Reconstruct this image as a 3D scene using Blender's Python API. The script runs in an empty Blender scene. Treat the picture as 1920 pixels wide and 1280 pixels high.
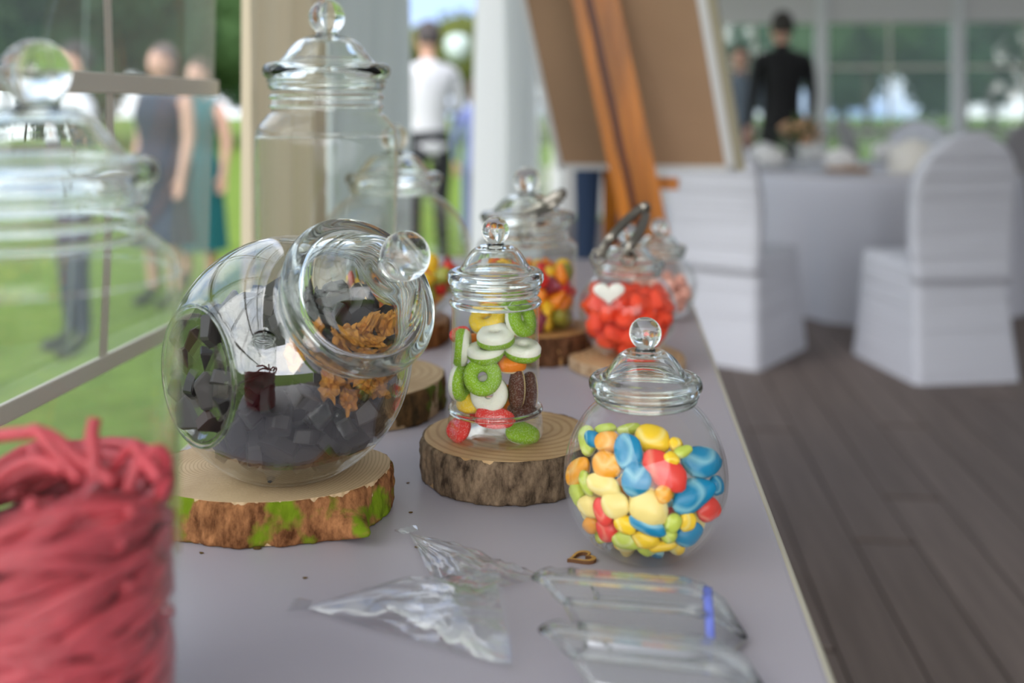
import bpy, bmesh, math, random
import numpy as np
from mathutils import Vector, Matrix, noise
random.seed(7); np.random.seed(7)
S = bpy.context.scene
COL = S.collection
PI = math.pi
# ------------------------------------------------------------------ camera
CH, F, HY = 1.09, 1950.0, 200.0          # camera height, focal length in px, horizon row
cam = bpy.data.cameras.new('camera'); camo = bpy.data.objects.new('camera', cam); COL.objects.link(camo)
camo.location = (0, 0, CH); camo.rotation_euler = (PI/2, 0, 0)
cam.sensor_width = 36; cam.lens = 36*F/1920; cam.shift_y = -(640-HY)/1920
cam.clip_start = .02; cam.clip_end = 300
cam.dof.use_dof = True; cam.dof.focus_distance = .89; cam.dof.aperture_fstop = 2.7
S.camera = camo
# ------------------------------------------------------------------ world, sun, exposure
S.view_settings.view_transform = 'Standard'; S.view_settings.look = 'None'
S.view_settings.gamma = 1; S.view_settings.use_curve_mapping = False
S.view_settings.exposure = 1.28
S.cycles.max_bounces = 14; S.cycles.transmission_bounces = 12; S.cycles.transparent_max_bounces = 40
S.cycles.glossy_bounces = 5; S.cycles.diffuse_bounces = 3; S.cycles.use_denoising = True
S.cycles.sample_clamp_indirect = 6
w = bpy.data.worlds.new('sky'); S.world = w; w.use_nodes = True
nt = w.node_tree; nt.nodes.clear()
def N(nt, t, **kw):
    n = nt.nodes.new(t)
    for k, v in kw.items():
        if k in n.inputs.keys() if isinstance(k, str) else False: n.inputs[k].default_value = v
        else: setattr(n, k, v)
    return n
tc = N(nt, 'ShaderNodeTexCoord'); mp = N(nt, 'ShaderNodeMapping'); mp.inputs['Scale'].default_value = (1, 1, 2.2)
nz = N(nt, 'ShaderNodeTexNoise'); nz.inputs['Scale'].default_value = 2.6; nz.inputs['Detail'].default_value = 7; nz.inputs['Roughness'].default_value = .55
cr = N(nt, 'ShaderNodeValToRGB')
cr.color_ramp.elements[0].position = .40; cr.color_ramp.elements[0].color = (.36, .50, .80, 1)
cr.color_ramp.elements[1].position = .56; cr.color_ramp.elements[1].color = (.98, 1.0, 1.04, 1)
bg = N(nt, 'ShaderNodeBackground'); bg.inputs['Strength'].default_value = .86
wo = N(nt, 'ShaderNodeOutputWorld')
for a, b in ((tc.outputs['Generated'], mp.inputs[0]), (mp.outputs[0], nz.inputs['Vector']), (nz.outputs['Fac'], cr.inputs[0]), (cr.outputs[0], bg.inputs[0]), (bg.outputs[0], wo.inputs[0])): nt.links.new(a, b)
sl = bpy.data.lights.new('sun', 'SUN'); sl.energy = 2.4; sl.angle = R_ = math.radians(95); sl.color = (1, .96, .9)
so = bpy.data.objects.new('sun', sl); COL.objects.link(so); so.rotation_euler = (math.radians(54), math.radians(-36), 0)

# ------------------------------------------------------------------ coordinate helpers
UX, UY = .1021, .9948
def uv(u, v, z=0.0): return Vector((v*UY + u*UX, -v*UX + u*UY, z))     # u along the marquee side, v to the right of it
TDIR = -math.atan2(UX, UY)
def at(px, py, d): return Vector(((px-960)/F*d, d, CH-(py-HY)/F*d))
def plane(px, py, z):
    d = (CH-z)*F/(py-HY); return Vector(((px-960)/F*d, d, z))
TZ = .74
# ------------------------------------------------------------------ materials
def new_mat(name):
    m = bpy.data.materials.new(name); m.use_nodes = True
    return m, m.node_tree, m.node_tree.nodes['Principled BSDF']
def c4(c): return (c[0], c[1], c[2], 1)
def add_bump(nt, b, src, strength=.3, dist=.002):
    bp = nt.nodes.new('ShaderNodeBump'); bp.inputs['Strength'].default_value = strength; bp.inputs['Distance'].default_value = dist
    nt.links.new(src, bp.inputs['Height']); nt.links.new(bp.outputs[0], b.inputs['Normal'])
def mat(name, col, rough=.5, metal=0, var=.0, scale=20, bump=0, bdist=.002, col2=None, spec=None, sss=0, sheen=0, stretch=None):
    m, nt, b = new_mat(name)
    b.inputs['Base Color'].default_value = c4(col); b.inputs['Roughness'].default_value = rough; b.inputs['Metallic'].default_value = metal
    if spec is not None: b.inputs['Specular IOR Level'].default_value = spec
    if sss: b.inputs['Subsurface Weight'].default_value = sss; b.inputs['Subsurface Radius'].default_value = (1, .6, .4); b.inputs['Subsurface Scale'].default_value = .006
    if sheen: b.inputs['Sheen Weight'].default_value = sheen
    if var or bump or col2:
        t = nt.nodes.new('ShaderNodeTexCoord'); mp = nt.nodes.new('ShaderNodeMapping')
        if stretch: mp.inputs['Scale'].default_value = stretch
        n = nt.nodes.new('ShaderNodeTexNoise'); n.inputs['Scale'].default_value = scale; n.inputs['Detail'].default_value = 4
        nt.links.new(t.outputs['Object'], mp.inputs[0]); nt.links.new(mp.outputs[0], n.inputs['Vector'])
        if var or col2:
            r = nt.nodes.new('ShaderNodeValToRGB'); r.color_ramp.elements[0].position = .35; r.color_ramp.elements[1].position = .65
            if col2: r.color_ramp.elements[0].color = c4(col2); r.color_ramp.elements[1].color = c4(col)
            else:
                r.color_ramp.elements[0].color = c4([x*(1-var) for x in col]); r.color_ramp.elements[1].color = c4([min(1, x*(1+var)) for x in col])
            nt.links.new(n.outputs['Fac'], r.inputs[0]); nt.links.new(r.outputs[0], b.inputs['Base Color'])
        if bump: add_bump(nt, b, n.outputs['Fac'], bump, bdist)
    return m
def thin_glass(name, tint=(.985, .99, .985), f0=.018, rough=0.0, wave=0, wscale=6, power=4.2, haze=0, hcol=(.8, .82, .82)):
    """thin clear wall: straight-through plus facing-dependent mirror reflection"""
    m, nt, b = new_mat(name); nt.nodes.remove(b); out = nt.nodes['Material Output']
    lw = nt.nodes.new('ShaderNodeLayerWeight'); lw.inputs[0].default_value = .5
    p = N(nt, 'ShaderNodeMath', operation='POWER'); p.inputs[1].default_value = power
    ml = N(nt, 'ShaderNodeMath', operation='MULTIPLY_ADD'); ml.inputs[1].default_value = .80; ml.inputs[2].default_value = f0
    tr = nt.nodes.new('ShaderNodeBsdfTransparent'); tr.inputs[0].default_value = c4(tint)
    gl = nt.nodes.new('ShaderNodeBsdfGlossy'); gl.inputs['Roughness'].default_value = rough; gl.inputs[0].default_value = (1, 1, 1, 1)
    mx = nt.nodes.new('ShaderNodeMixShader')
    nt.links.new(lw.outputs['Facing'], p.inputs[0]); nt.links.new(p.outputs[0], ml.inputs[0]); nt.links.new(ml.outputs[0], mx.inputs[0])
    base = tr.outputs[0]
    if haze:
        df = nt.nodes.new('ShaderNodeBsdfTranslucent'); df.inputs[0].default_value = c4(hcol); d2 = nt.nodes.new('ShaderNodeBsdfDiffuse'); d2.inputs[0].default_value = c4(hcol)
        a = nt.nodes.new('ShaderNodeMixShader'); nt.links.new(df.outputs[0], a.inputs[1]); nt.links.new(d2.outputs[0], a.inputs[2])
        h = nt.nodes.new('ShaderNodeMixShader'); h.inputs[0].default_value = haze
        nt.links.new(tr.outputs[0], h.inputs[1]); nt.links.new(a.outputs[0], h.inputs[2]); base = h.outputs[0]
    nt.links.new(base, mx.inputs[1]); nt.links.new(gl.outputs[0], mx.inputs[2]); nt.links.new(mx.outputs[0], out.inputs[0])
    if wave:
        t = nt.nodes.new('ShaderNodeTexCoord'); n = nt.nodes.new('ShaderNodeTexNoise'); n.inputs['Scale'].default_value = wscale; n.inputs['Detail'].default_value = 1
        nt.links.new(t.outputs['Object'], n.inputs['Vector']); bp = nt.nodes.new('ShaderNodeBump'); bp.inputs['Strength'].default_value = wave; bp.inputs['Distance'].default_value = .02
        nt.links.new(n.outputs[0], bp.inputs['Height']); nt.links.new(bp.outputs[0], gl.inputs['Normal'])
    return m
def solid_glass(name, ior=1.45, rough=0, col=(.98, .99, .98)):
    m, nt, b = new_mat(name); nt.nodes.remove(b); g = nt.nodes.new('ShaderNodeBsdfGlass'); g.inputs['IOR'].default_value = ior
    g.inputs['Roughness'].default_value = rough; g.inputs[0].default_value = c4(col); nt.links.new(g.outputs[0], nt.nodes['Material Output'].inputs[0]); return m
def fabric_translucent(name, col, mixf=.5, rough_fold=None):
    m, nt, b = new_mat(name); nt.nodes.remove(b)
    d = nt.nodes.new('ShaderNodeBsdfDiffuse'); t = nt.nodes.new('ShaderNodeBsdfTranslucent'); x = nt.nodes.new('ShaderNodeMixShader'); x.inputs[0].default_value = mixf
    d.inputs[0].default_value = c4(col); t.inputs[0].default_value = c4(col)
    nt.links.new(d.outputs[0], x.inputs[1]); nt.links.new(t.outputs[0], x.inputs[2]); nt.links.new(x.outputs[0], nt.nodes['Material Output'].inputs[0]); return m
def wood_rings(name, light, dark, centre=(0, 0), scale=60, dist=1.5):
    m, nt, b = new_mat(name); b.inputs['Roughness'].default_value = .62
    t = nt.nodes.new('ShaderNodeTexCoord'); mp = nt.nodes.new('ShaderNodeMapping'); mp.inputs['Location'].default_value = (-centre[0], -centre[1], 0)
    wv = nt.nodes.new('ShaderNodeTexWave'); wv.wave_type = 'RINGS'; wv.rings_direction = 'Z'; wv.inputs['Scale'].default_value = scale; wv.inputs['Distortion'].default_value = dist
    wv.inputs['Detail'].default_value = 3; wv.inputs['Detail Scale'].default_value = .35
    nt.links.new(t.outputs['Object'], mp.inputs[0]); nt.links.new(mp.outputs[0], wv.inputs[0])
    n = nt.nodes.new('ShaderNodeTexNoise'); n.inputs['Scale'].default_value = 14; n.inputs['Detail'].default_value = 6; nt.links.new(mp.outputs[0], n.inputs['Vector'])
    n2 = nt.nodes.new('ShaderNodeTexNoise'); n2.inputs['Scale'].default_value = 420; nt.links.new(mp.outputs[0], n2.inputs['Vector'])
    r = nt.nodes.new('ShaderNodeValToRGB'); r.color_ramp.elements[0].color = c4(dark); r.color_ramp.elements[0].position = .0; r.color_ramp.elements[1].color = c4(light); r.color_ramp.elements[1].position = .45
    nt.links.new(wv.outputs['Fac'], r.inputs[0])
    mx = nt.nodes.new('ShaderNodeMix'); mx.data_type = 'RGBA'; mx.blend_type = 'MULTIPLY'; mx.inputs[0].default_value = .55
    r2 = nt.nodes.new('ShaderNodeValToRGB'); r2.color_ramp.elements[0].color = (.5, .36, .22, 1); r2.color_ramp.elements[0].position = .3; r2.color_ramp.elements[1].color = (1, 1, 1, 1); r2.color_ramp.elements[1].position = .62
    nt.links.new(n.outputs['Fac'], r2.inputs[0]); nt.links.new(r.outputs[0], mx.inputs[6]); nt.links.new(r2.outputs[0], mx.inputs[7])
    nt.links.new(mx.outputs[2], b.inputs['Base Color']); add_bump(nt, b, n2.outputs['Fac'], .35, .0006)
    return m
def bark_mat(name, c1, c2, moss=0.0, mosscol=(.17, .24, .02)):
    m, nt, b = new_mat(name); b.inputs['Roughness'].default_value = .9; b.inputs['Specular IOR Level'].default_value = .15
    t = nt.nodes.new('ShaderNodeTexCoord'); n = nt.nodes.new('ShaderNodeTexNoise'); n.inputs['Scale'].default_value = 90; n.inputs['Detail'].default_value = 8; n.inputs['Roughness'].default_value = .7
    mp = nt.nodes.new('ShaderNodeMapping'); mp.inputs['Scale'].default_value = (1, 1, .45)
    nt.links.new(t.outputs['Object'], mp.inputs[0]); nt.links.new(mp.outputs[0], n.inputs['Vector'])
    r = nt.nodes.new('ShaderNodeValToRGB'); r.color_ramp.elements[0].color = c4(c1); r.color_ramp.elements[0].position = .36; r.color_ramp.elements[1].color = c4(c2); r.color_ramp.elements[1].position = .66
    nt.links.new(n.outputs['Fac'], r.inputs[0]); last = r.outputs[0]
    if moss:
        n2 = nt.nodes.new('ShaderNodeTexNoise'); n2.inputs['Scale'].default_value = 26; n2.inputs['Detail'].default_value = 4; nt.links.new(t.outputs['Object'], n2.inputs['Vector'])
        r2 = nt.nodes.new('ShaderNodeValToRGB'); r2.color_ramp.elements[0].position = .62-moss; r2.color_ramp.elements[1].position = .70-moss
        nt.links.new(n2.outputs['Fac'], r2.inputs[0])
        mx = nt.nodes.new('ShaderNodeMix'); mx.data_type = 'RGBA'; nt.links.new(r2.outputs[0], mx.inputs[0]); nt.links.new(last, mx.inputs[6]); mx.inputs[7].default_value = c4(mosscol)
        last = mx.outputs[2]
    nt.links.new(last, b.inputs['Base Color']); add_bump(nt, b, n.outputs['Fac'], .9, .003)
    return m
def two_tone(name, a, bcol, level=.5, soft=.06, sugar=0, rough=.35, sss=.0, amt=.25, sp=.45):
    """sweet with a coloured face and a pale back; the border runs along the piece's own thickness"""
    m, nt, b = new_mat(name); b.inputs['Roughness'].default_value = rough; b.inputs['Specular IOR Level'].default_value = sp
    if sss: b.inputs['Subsurface Weight'].default_value = sss; b.inputs['Subsurface Radius'].default_value = (1, .7, .5); b.inputs['Subsurface Scale'].default_value = .004
    t = nt.nodes.new('ShaderNodeTexCoord'); s = nt.nodes.new('ShaderNodeSeparateXYZ'); nt.links.new(t.outputs['Generated'], s.inputs[0])
    oi = nt.nodes.new('ShaderNodeObjectInfo'); ad = nt.nodes.new('ShaderNodeVectorMath'); ad.operation = 'ADD'
    nt.links.new(t.outputs['Generated'], ad.inputs[0]); nt.links.new(oi.outputs['Random'], ad.inputs[1])
    n = nt.nodes.new('ShaderNodeTexNoise'); n.inputs['Scale'].default_value = 1.6; n.inputs['Detail'].default_value = 1; nt.links.new(ad.outputs[0], n.inputs['Vector'])
    ma = N(nt, 'ShaderNodeMath', operation='MULTIPLY_ADD'); ma.inputs[1].default_value = amt; nt.links.new(n.outputs['Fac'], ma.inputs[0]); nt.links.new(s.outputs['Z'], ma.inputs[2])
    r = nt.nodes.new('ShaderNodeValToRGB'); r.color_ramp.elements[0].position = max(0, level+amt*.5-soft); r.color_ramp.elements[1].position = min(1, level+amt*.5+soft)
    r.color_ramp.elements[0].color = c4(bcol); r.color_ramp.elements[1].color = c4(a); nt.links.new(ma.outputs[0], r.inputs[0]); nt.links.new(r.outputs[0], b.inputs['Base Color'])
    if not sugar:
        n5 = nt.nodes.new('ShaderNodeTexNoise'); n5.inputs['Scale'].default_value = 1.15; n5.inputs['Detail'].default_value = 0; nt.links.new(ad.outputs[0], n5.inputs['Vector'])
        r5 = nt.nodes.new('ShaderNodeValToRGB'); e5 = r5.color_ramp.elements; e5[0].position = .42; e5[0].color = (0, 0, 0, 1); e5[1].position = .63; e5[1].color = (0, 0, 0, 1)
        m5 = e5.new(.52); m5.color = (.6, .6, .6, 1); nt.links.new(n5.outputs['Fac'], r5.inputs[0])
        x5 = nt.nodes.new('ShaderNodeMix'); x5.data_type = 'RGBA'; nt.links.new(r5.outputs[0], x5.inputs[0]); nt.links.new(r.outputs[0], x5.inputs[6]); x5.inputs[7].default_value = c4(bcol); nt.links.new(x5.outputs[2], b.inputs['Base Color'])
    if sugar:
        v = nt.nodes.new('ShaderNodeTexVoronoi'); v.inputs['Scale'].default_value = 850; nt.links.new(t.outputs['Object'], v.inputs['Vector'])
        r3 = nt.nodes.new('ShaderNodeValToRGB'); r3.color_ramp.elements[0].position = .12; r3.color_ramp.elements[0].color = (1, 1, 1, 1); r3.color_ramp.elements[1].position = .38; r3.color_ramp.elements[1].color = (0, 0, 0, 1)
        nt.links.new(v.outputs['Distance'], r3.inputs[0])
        mx = nt.nodes.new('ShaderNodeMix'); mx.data_type = 'RGBA'; sc = N(nt, 'ShaderNodeMath', operation='MULTIPLY'); sc.inputs[1].default_value = sugar
        nt.links.new(r3.outputs[0], sc.inputs[0]); nt.links.new(sc.outputs[0], mx.inputs[0]); nt.links.new(r.outputs[0], mx.inputs[6]); mx.inputs[7].default_value = (.85, .85, .8, 1)
        nt.links.new(mx.outputs[2], b.inputs['Base Color']); add_bump(nt, b, v.outputs['Distance'], .5, .0006)
    return m

GLASS = thin_glass('clear_jar_glass'); SOLID = solid_glass('thick_clear_glass'); PLAST = thin_glass('clear_plastic', (.95, .955, .965), .10, .05, haze=.06)
STEEL = mat('brushed_steel', (.25, .23, .20), .30, 1)

# ------------------------------------------------------------------ mesh helpers
def link(name, me, m=None, parent=None, smooth=True):
    o = bpy.data.objects.new(name, me); COL.objects.link(o)
    if m is not None and not me.materials: me.materials.append(m)
    if smooth:
        me.polygons.foreach_set('use_smooth', [True]*len(me.polygons))
    if parent is not None: o.parent = parent
    return o
def from_bm(bm, name='mesh', recalc=True):
    if recalc: bmesh.ops.recalc_face_normals(bm, faces=bm.faces)
    me = bpy.data.meshes.new(name); bm.to_mesh(me); bm.free(); return me
def pyd(vs, fs, name='mesh', recalc=True):
    me = bpy.data.meshes.new(name); me.from_pydata([tuple(v) for v in vs], [], fs)
    if recalc:
        bm = bmesh.new(); bm.from_mesh(me); bmesh.ops.recalc_face_normals(bm, faces=bm.faces); bm.to_mesh(me); bm.free()
    return me
def sharp(me, ang=35):
    """mark edges sharper than ang so smooth shading keeps the corners"""
    bm = bmesh.new(); bm.from_mesh(me)
    for e in bm.edges:
        e.smooth = not (len(e.link_faces) == 2 and e.calc_face_angle(0) > math.radians(ang))
    bm.to_mesh(me); bm.free()
def empty(name, loc=(0, 0, 0), rz=0):
    o = bpy.data.objects.new(name, None); COL.objects.link(o); o.location = loc; o.rotation_euler = (0, 0, rz); o.empty_display_size = .05; return o
def tag(o, label, cat, group=None, kind=None):
    o['label'] = label; o['category'] = cat
    if group: o['group'] = group
    if kind: o['kind'] = kind
    return o
def struct(o, label=None):
    o['kind'] = 'structure'
    if label: o['label'] = label
    return o
def catmull(pts, sub=5):
    pts = [tuple(p) for p in pts]; out = []; n = len(pts)
    for i in range(n-1):
        p0 = pts[max(0, i-1)]; p1 = pts[i]; p2 = pts[i+1]; p3 = pts[min(n-1, i+2)]
        for k in range(sub):
            t = k/sub; t2 = t*t; t3 = t2*t
            out.append(tuple(.5*((2*b)+(-a+c)*t+(2*a-5*b+4*c-d)*t2+(-a+3*b-3*c+d)*t3) for a, b, c, d in zip(p0, p1, p2, p3)))
    out.append(pts[-1]); return out
def lathe(prof, seg=64, closed=True, name='mesh'):
    """profile [(r, z)] revolved about Z. closed: the profile loop is joined up."""
    prof = [(max(r, 0), z) for r, z in prof]
    vs = []; idx = []
    for r, z in prof:
        if r < 1e-5: idx.append([len(vs)]*seg); vs.append((0, 0, z))
        else:
            idx.append([len(vs)+k for k in range(seg)])
            vs += [(r*math.cos(2*PI*k/seg), r*math.sin(2*PI*k/seg), z) for k in range(seg)]
    fs = []; n = len(prof)
    for i in range(n if closed else n-1):
        a, b = idx[i], idx[(i+1) % n]
        for k in range(seg):
            k2 = (k+1) % seg; q = []
            for v in (a[k], a[k2], b[k2], b[k]):
                if v not in q: q.append(v)
            if len(q) > 2: fs.append(q)
    return pyd(vs, fs, name)
def shell(outer, t, seg=72, sub=4, bottom_t=None):
    """outer profile from base centre up to the rim; gives a glass wall of thickness t"""
    o = catmull(outer, sub); inner = []
    for i, (r, z) in enumerate(o):
        a = o[max(0, i-1)]; b = o[min(len(o)-1, i+1)]
        dr, dz = b[0]-a[0], b[1]-a[1]; L = math.hypot(dr, dz) or 1
        nr, nzz = -dz/L, dr/L
        inner.append((max(0, r+nr*t), z+nzz*t))
    inner[0] = (0, inner[0][1])
    return lathe(o + inner[::-1], seg, closed=False)
def box_me(sx, sy, sz, bev=.0, z0=0, seg=2):
    bm = bmesh.new(); bmesh.ops.create_cube(bm, size=1)
    for v in bm.verts: v.co = Vector((v.co.x*sx, v.co.y*sy, v.co.z*sz+z0))
    if bev: bmesh.ops.bevel(bm, geom=list(bm.edges)+list(bm.verts), offset=bev, segments=seg, affect='EDGES', profile=.6)
    return from_bm(bm)
def sweep(path, w, h=None, seg=10, closed=False, sub=4, up=Vector((0, 0, 1)), taper=None, cap=True):
    """elliptical tube (half-axes w across, h along up) through the path points"""
    h = h or w; pts = [Vector(p) for p in (catmull(path, sub) if sub > 1 else path)]
    vs = []; n = len(pts)
    for i, p in enumerate(pts):
        t = (pts[min(n-1, i+1)]-pts[max(0, i-1)]).normalized() if not closed else (pts[(i+1) % n]-pts[i-1]).normalized()
        u = up if abs(t.dot(up)) < .95 else Vector((1, 0, 0))
        s = t.cross(u).normalized(); q = s.cross(t).normalized(); k = taper(i/(n-1)) if taper else 1
        for a in range(seg):
            an = 2*PI*a/seg; vs.append(p + s*(w*k*math.cos(an)) + q*(h*k*math.sin(an)))
    fs = []
    for i in range(n if closed else n-1):
        for a in range(seg):
            b = (a+1) % seg; j = (i+1) % n; fs.append((i*seg+a, i*seg+b, j*seg+b, j*seg+a))
    if not closed and cap: fs.append(tuple(range(seg))[::-1]); fs.append(tuple(range((n-1)*seg, n*seg)))
    return pyd(vs, fs)
def grid_me(fn, nu, nv, wrap=False):
    vs = [fn(i/(nu-1) if not wrap else i/nu, j/(nv-1)) for j in range(nv) for i in range(nu)]
    fs = []
    for j in range(nv-1):
        for i in range(nu if wrap else nu-1):
            i2 = (i+1) % nu; fs.append((j*nu+i, j*nu+i2, (j+1)*nu+i2, (j+1)*nu+i))
    return pyd(vs, fs)
def join_me(mes, name='mesh'):
    bm = bmesh.new()
    for m in mes: bm.from_mesh(m)
    me = bpy.data.meshes.new(name); bm.to_mesh(me); bm.free(); return me
def xf(me, M): me.transform(M); return me
def clone(root, loc=None, rz=None):
    r = root.copy(); COL.objects.link(r)
    if loc is not None: r.location = loc
    if rz is not None: r.rotation_euler = (0, 0, rz)
    for ch in list(root.children):
        c = ch.copy(); COL.objects.link(c); c.parent = r
        for g in ch.children:
            d = g.copy(); COL.objects.link(d); d.parent = c
    return r

# ================================================================== SETTING
# floor: boarded deck, boards run with the marquee side
M_deck = [mat('deck_board_%d' % i, c, .62, var=.12, scale=3, spec=.25, stretch=(14, .8, 1), bump=.15, bdist=.001) for i, c in enumerate([(.150, .118, .104), (.162, .128, .114), (.140, .110, .098)])]
fl = link('floor', box_me(9.4, 14.0, .06, z0=-.045), mat('deck_gap', (.07, .055, .05), .8)); fl.location = uv(3.3, 3.9+.02, 0); fl.rotation_euler = (0, 0, TDIR); struct(fl)
plank_me = []
for i in range(3):
    m = box_me(.146, 2.33, .03, .003); m.materials.append(M_deck[i]); plank_me.append(m)
PW = .15; cnt = 0
for r in range(58):
    v = -.62 + PW*(r+.5); off = random.random()*2.35
    for k in range(5):
        u = -1.6 - off + 2.35*(k+.5)
        if cnt >= 290: break
        p = link('plank', random.choice(plank_me), None, fl, smooth=False); p.location = (v-3.92, u-3.3, 0); cnt += 1
# lawn outside
lawn = mat('mown_grass', (.15, .225, .035), .95, col2=(.105, .165, .022), scale=6, bump=.6, bdist=.02, spec=.1)
lm = link('lawn', grid_me(lambda a, b: (-60+140*a, -30+150*b, -.11 + (.35*noise.noise((a*5, b*5, 0)) if 0 else 0)), 30, 30), lawn); struct(lm)

cream = fabric_translucent('cream_canvas', (.60, .51, .39), .35)
frost = fabric_translucent('frosted_grey_plastic', (.62, .65, .66), .55)
white_c = fabric_translucent('white_voile', (.68, .69, .70), .5)
frame_w = mat('greyish_white_vinyl_strip', (.62, .59, .52), .5)
winglass = thin_glass('clear_window_plastic', (.84, .88, .88), .05, .03, wave=.5, wscale=3, haze=.12, hcol=(.50, .62, .62))
canvas = fabric_translucent('white_canvas', (.66, .65, .64), .16)
def uprect(name, u0, u1, v, z0, z1, t, m, parent=None, bev=.002):
    o = link(name, box_me(t, u1-u0, z1-z0, bev), m, parent, smooth=False); o.location = uv((u0+u1)/2, v, (z0+z1)/2); o.rotation_euler = (0, 0, TDIR); return o
WV = -.62
# window bay beside the table, georgian style bars welded onto clear plastic
def bay(idx, u0, u1, v, us, zs, glass=winglass, z1=2.1):
    w_ = empty('window_%d' % idx, uv((u0+u1)/2, v, 0), TDIR); struct(w_)
    def loc(o, u, z): o.location = (0, u-(u0+u1)/2, z)
    p = link('pane', grid_me(lambda a, b: (.006*math.sin(a*17+b*5)+.004*math.sin(b*13), (a-.5)*(u1-u0), z1*b), 40, 20), glass, w_); loc(p, (u0+u1)/2, 0)
    for u in us:
        o = link('glazing_bar', grid_me(lambda a, b, u=u: (.006*math.sin(3*b+u)+.007, (a-.5)*.02 + .012*math.sin(b*9+u*5), .79+(z1-.79)*b), 2, 24), frame_w, w_); loc(o, u, 0)
    for z in zs:
        hh = .0245 if z > .8 else .021
        o = link('glazing_bar', box_me(.006, u1-u0, hh, .002), frame_w, w_, smooth=False); loc(o, (u0+u1)/2, z); o.location.x = .012
    return w_
bay(1, -1.5, 1.53, WV, [1.18-.345*k for k in range(8)], [.785, 1.118, 1.45, 1.78])
bay(2, 5.6, 9.0, WV, [6.0+.42*k for k in range(8)], [.40, .79, 1.13, 1.47, 1.81])
bay(3, 2.0, 2.85, WV, [], [.79], frost)
# cream side curtain tied round the marquee leg
def folds(name, u0, u1, v, z0, z1, m, n=6, amp=.03, flare=0.0, parent=None, split=0):
    def fn(a, b):
        tw = (1-b)
        u = u0+(u1-u0)*a; u += (a-.5)*flare*tw
        vv = v + amp*math.sin(a*n*2*PI + .6*math.sin(b*4)) + amp*.4*math.sin(a*n*4.7*PI+1.3)
        p = uv(u, vv, z0+(z1-z0)*b); return (p.x, p.y, p.z)
    return link(name, grid_me(fn, n*12, 20), m, parent)
c1 = folds('curtain', 1.53, 1.94, -.575, -.02, 2.25, cream, 3, .022)
tag(c1, 'cream canvas side curtain hanging beside the clear window behind the tall jar', 'curtain')
leg1 = uprect('marquee_leg', 1.945, 1.99, -.6, 0, 2.3, .05, mat('dark_leg', (.10, .09, .07), .5)); tag(leg1, 'narrow dark marquee leg at the edge of the cream curtain', 'post')
c2 = folds('curtain', 4.25, 5.35, -.50, -.02, 2.25, white_c, 5, .07, .9)
tag(c2, 'white gathered door drape between the lawn opening and the easel', 'curtain')
c3 = folds('curtain', 2.02, 2.82, -.585, -.02, 2.25, frost, 3, .018)
tag(c3, 'grey frosted plastic door flap rolled back behind the tall jar', 'curtain')
# end wall and right wall
EU = 10.4
we = empty('wall_back', uv(EU, 3.9, 0), TDIR); struct(we)
fr = link('upper_panel', box_me(9.2, .03, .9, .004), canvas, we, smooth=False); fr.location = (0, 0, 2.35)
fr = link('lower_panel', box_me(9.2, .03, .5, .004), canvas, we, smooth=False); fr.location = (0, 0, .25)
pst = box_me(.12, .1, 2.3, .01)
for k in range(8):
    o = link('post', pst, mat('white_post', (.62, .64, .64), .5) if k == 0 else bpy.data.materials['white_post'], we, smooth=False); o.location = (-4.5+k*1.28, -.02, 1.15)
for k in range(7):
    pn = link('pane', box_me(1.16, .006, 1.4), winglass, we, smooth=False); pn.location = (-4.5+.64+k*1.28, 0, 1.2)
    for j in range(2):
        o = link('glazing_bar', box_me(1.16, .02, .03), frame_w, we, smooth=False); o.location = (-4.5+.64+k*1.28, -.015, .85+.62*j)
    o = link('glazing_bar', box_me(.025, .02, 1.4), frame_w, we, smooth=False); o.location = (-4.5+.64+k*1.28, -.03, 1.2)
wr = empty('wall_right', uv(4.5, 8.4, 0), TDIR); struct(wr)
o = link('canvas_panel', box_me(.03, 13, 2.4, .004), canvas, wr, smooth=False); o.location = (0, 0, 1.2)
def ceil(a, b):
    u = -3+13.5*a; v = -.65+9.1*b; z = 2.28+1.5*(1-abs(b*2-1)); p = uv(u, v, z); return (p.x, p.y, p.z)
wf = empty('added_wall_front', uv(-3.0, 3.9, 0), TDIR); struct(wf)  # unseen canvas wall and doorway, added to limit light from behind the camera
o = link('canvas_panel', box_me(5.6, .03, 3.4, .004), canvas, wf, smooth=False); o.location = (1.75, 0, 1.7)
o = link('door_post', box_me(.08, .08, 2.4, .004), mat('post_grey', (.5, .5, .5), .5), wf, smooth=False); o.location = (-1.1, 0, 1.2)
struct(link('ceiling', grid_me(ceil, 12, 15), canvas, smooth=False))

# ------------------------------------------------------------------ sweet table
tt = empty('trestle_table', uv(1.25, -.1575, 0), TDIR)
tag(tt, 'narrow lilac grey display table carrying the sweet jars', 'table')
TL, TW = 2.3, .571
M_top = mat('lilac_grey_table_top', (.41, .375, .415), .42, var=.03, scale=4, bump=.05, bdist=.0005)
o = link('table_top', box_me(TW, TL, .028, .004), M_top, tt, smooth=False); o.location = (0, 0, TZ-.014)
for sx in (-1, 1):
    o = link('edge_strip', sweep([(sx*(TW/2+.001), -TL/2, TZ-.007), (sx*(TW/2+.001), 0, TZ-.007), (sx*(TW/2+.001), TL/2, TZ-.007)], .0042, .0068, sub=2), mat('cream_edge_strip', (.50, .46, .36), .4) if sx < 0 else bpy.data.materials['cream_edge_strip'], tt)
    o = link('apron', box_me(.018, TL-.1, .05), mat('brown_ply_apron', (.16, .09, .05), .6) if sx < 0 else bpy.data.materials['brown_ply_apron'], tt, smooth=False); o.location = (sx*(TW/2-.03), 0, TZ-.053)
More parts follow.
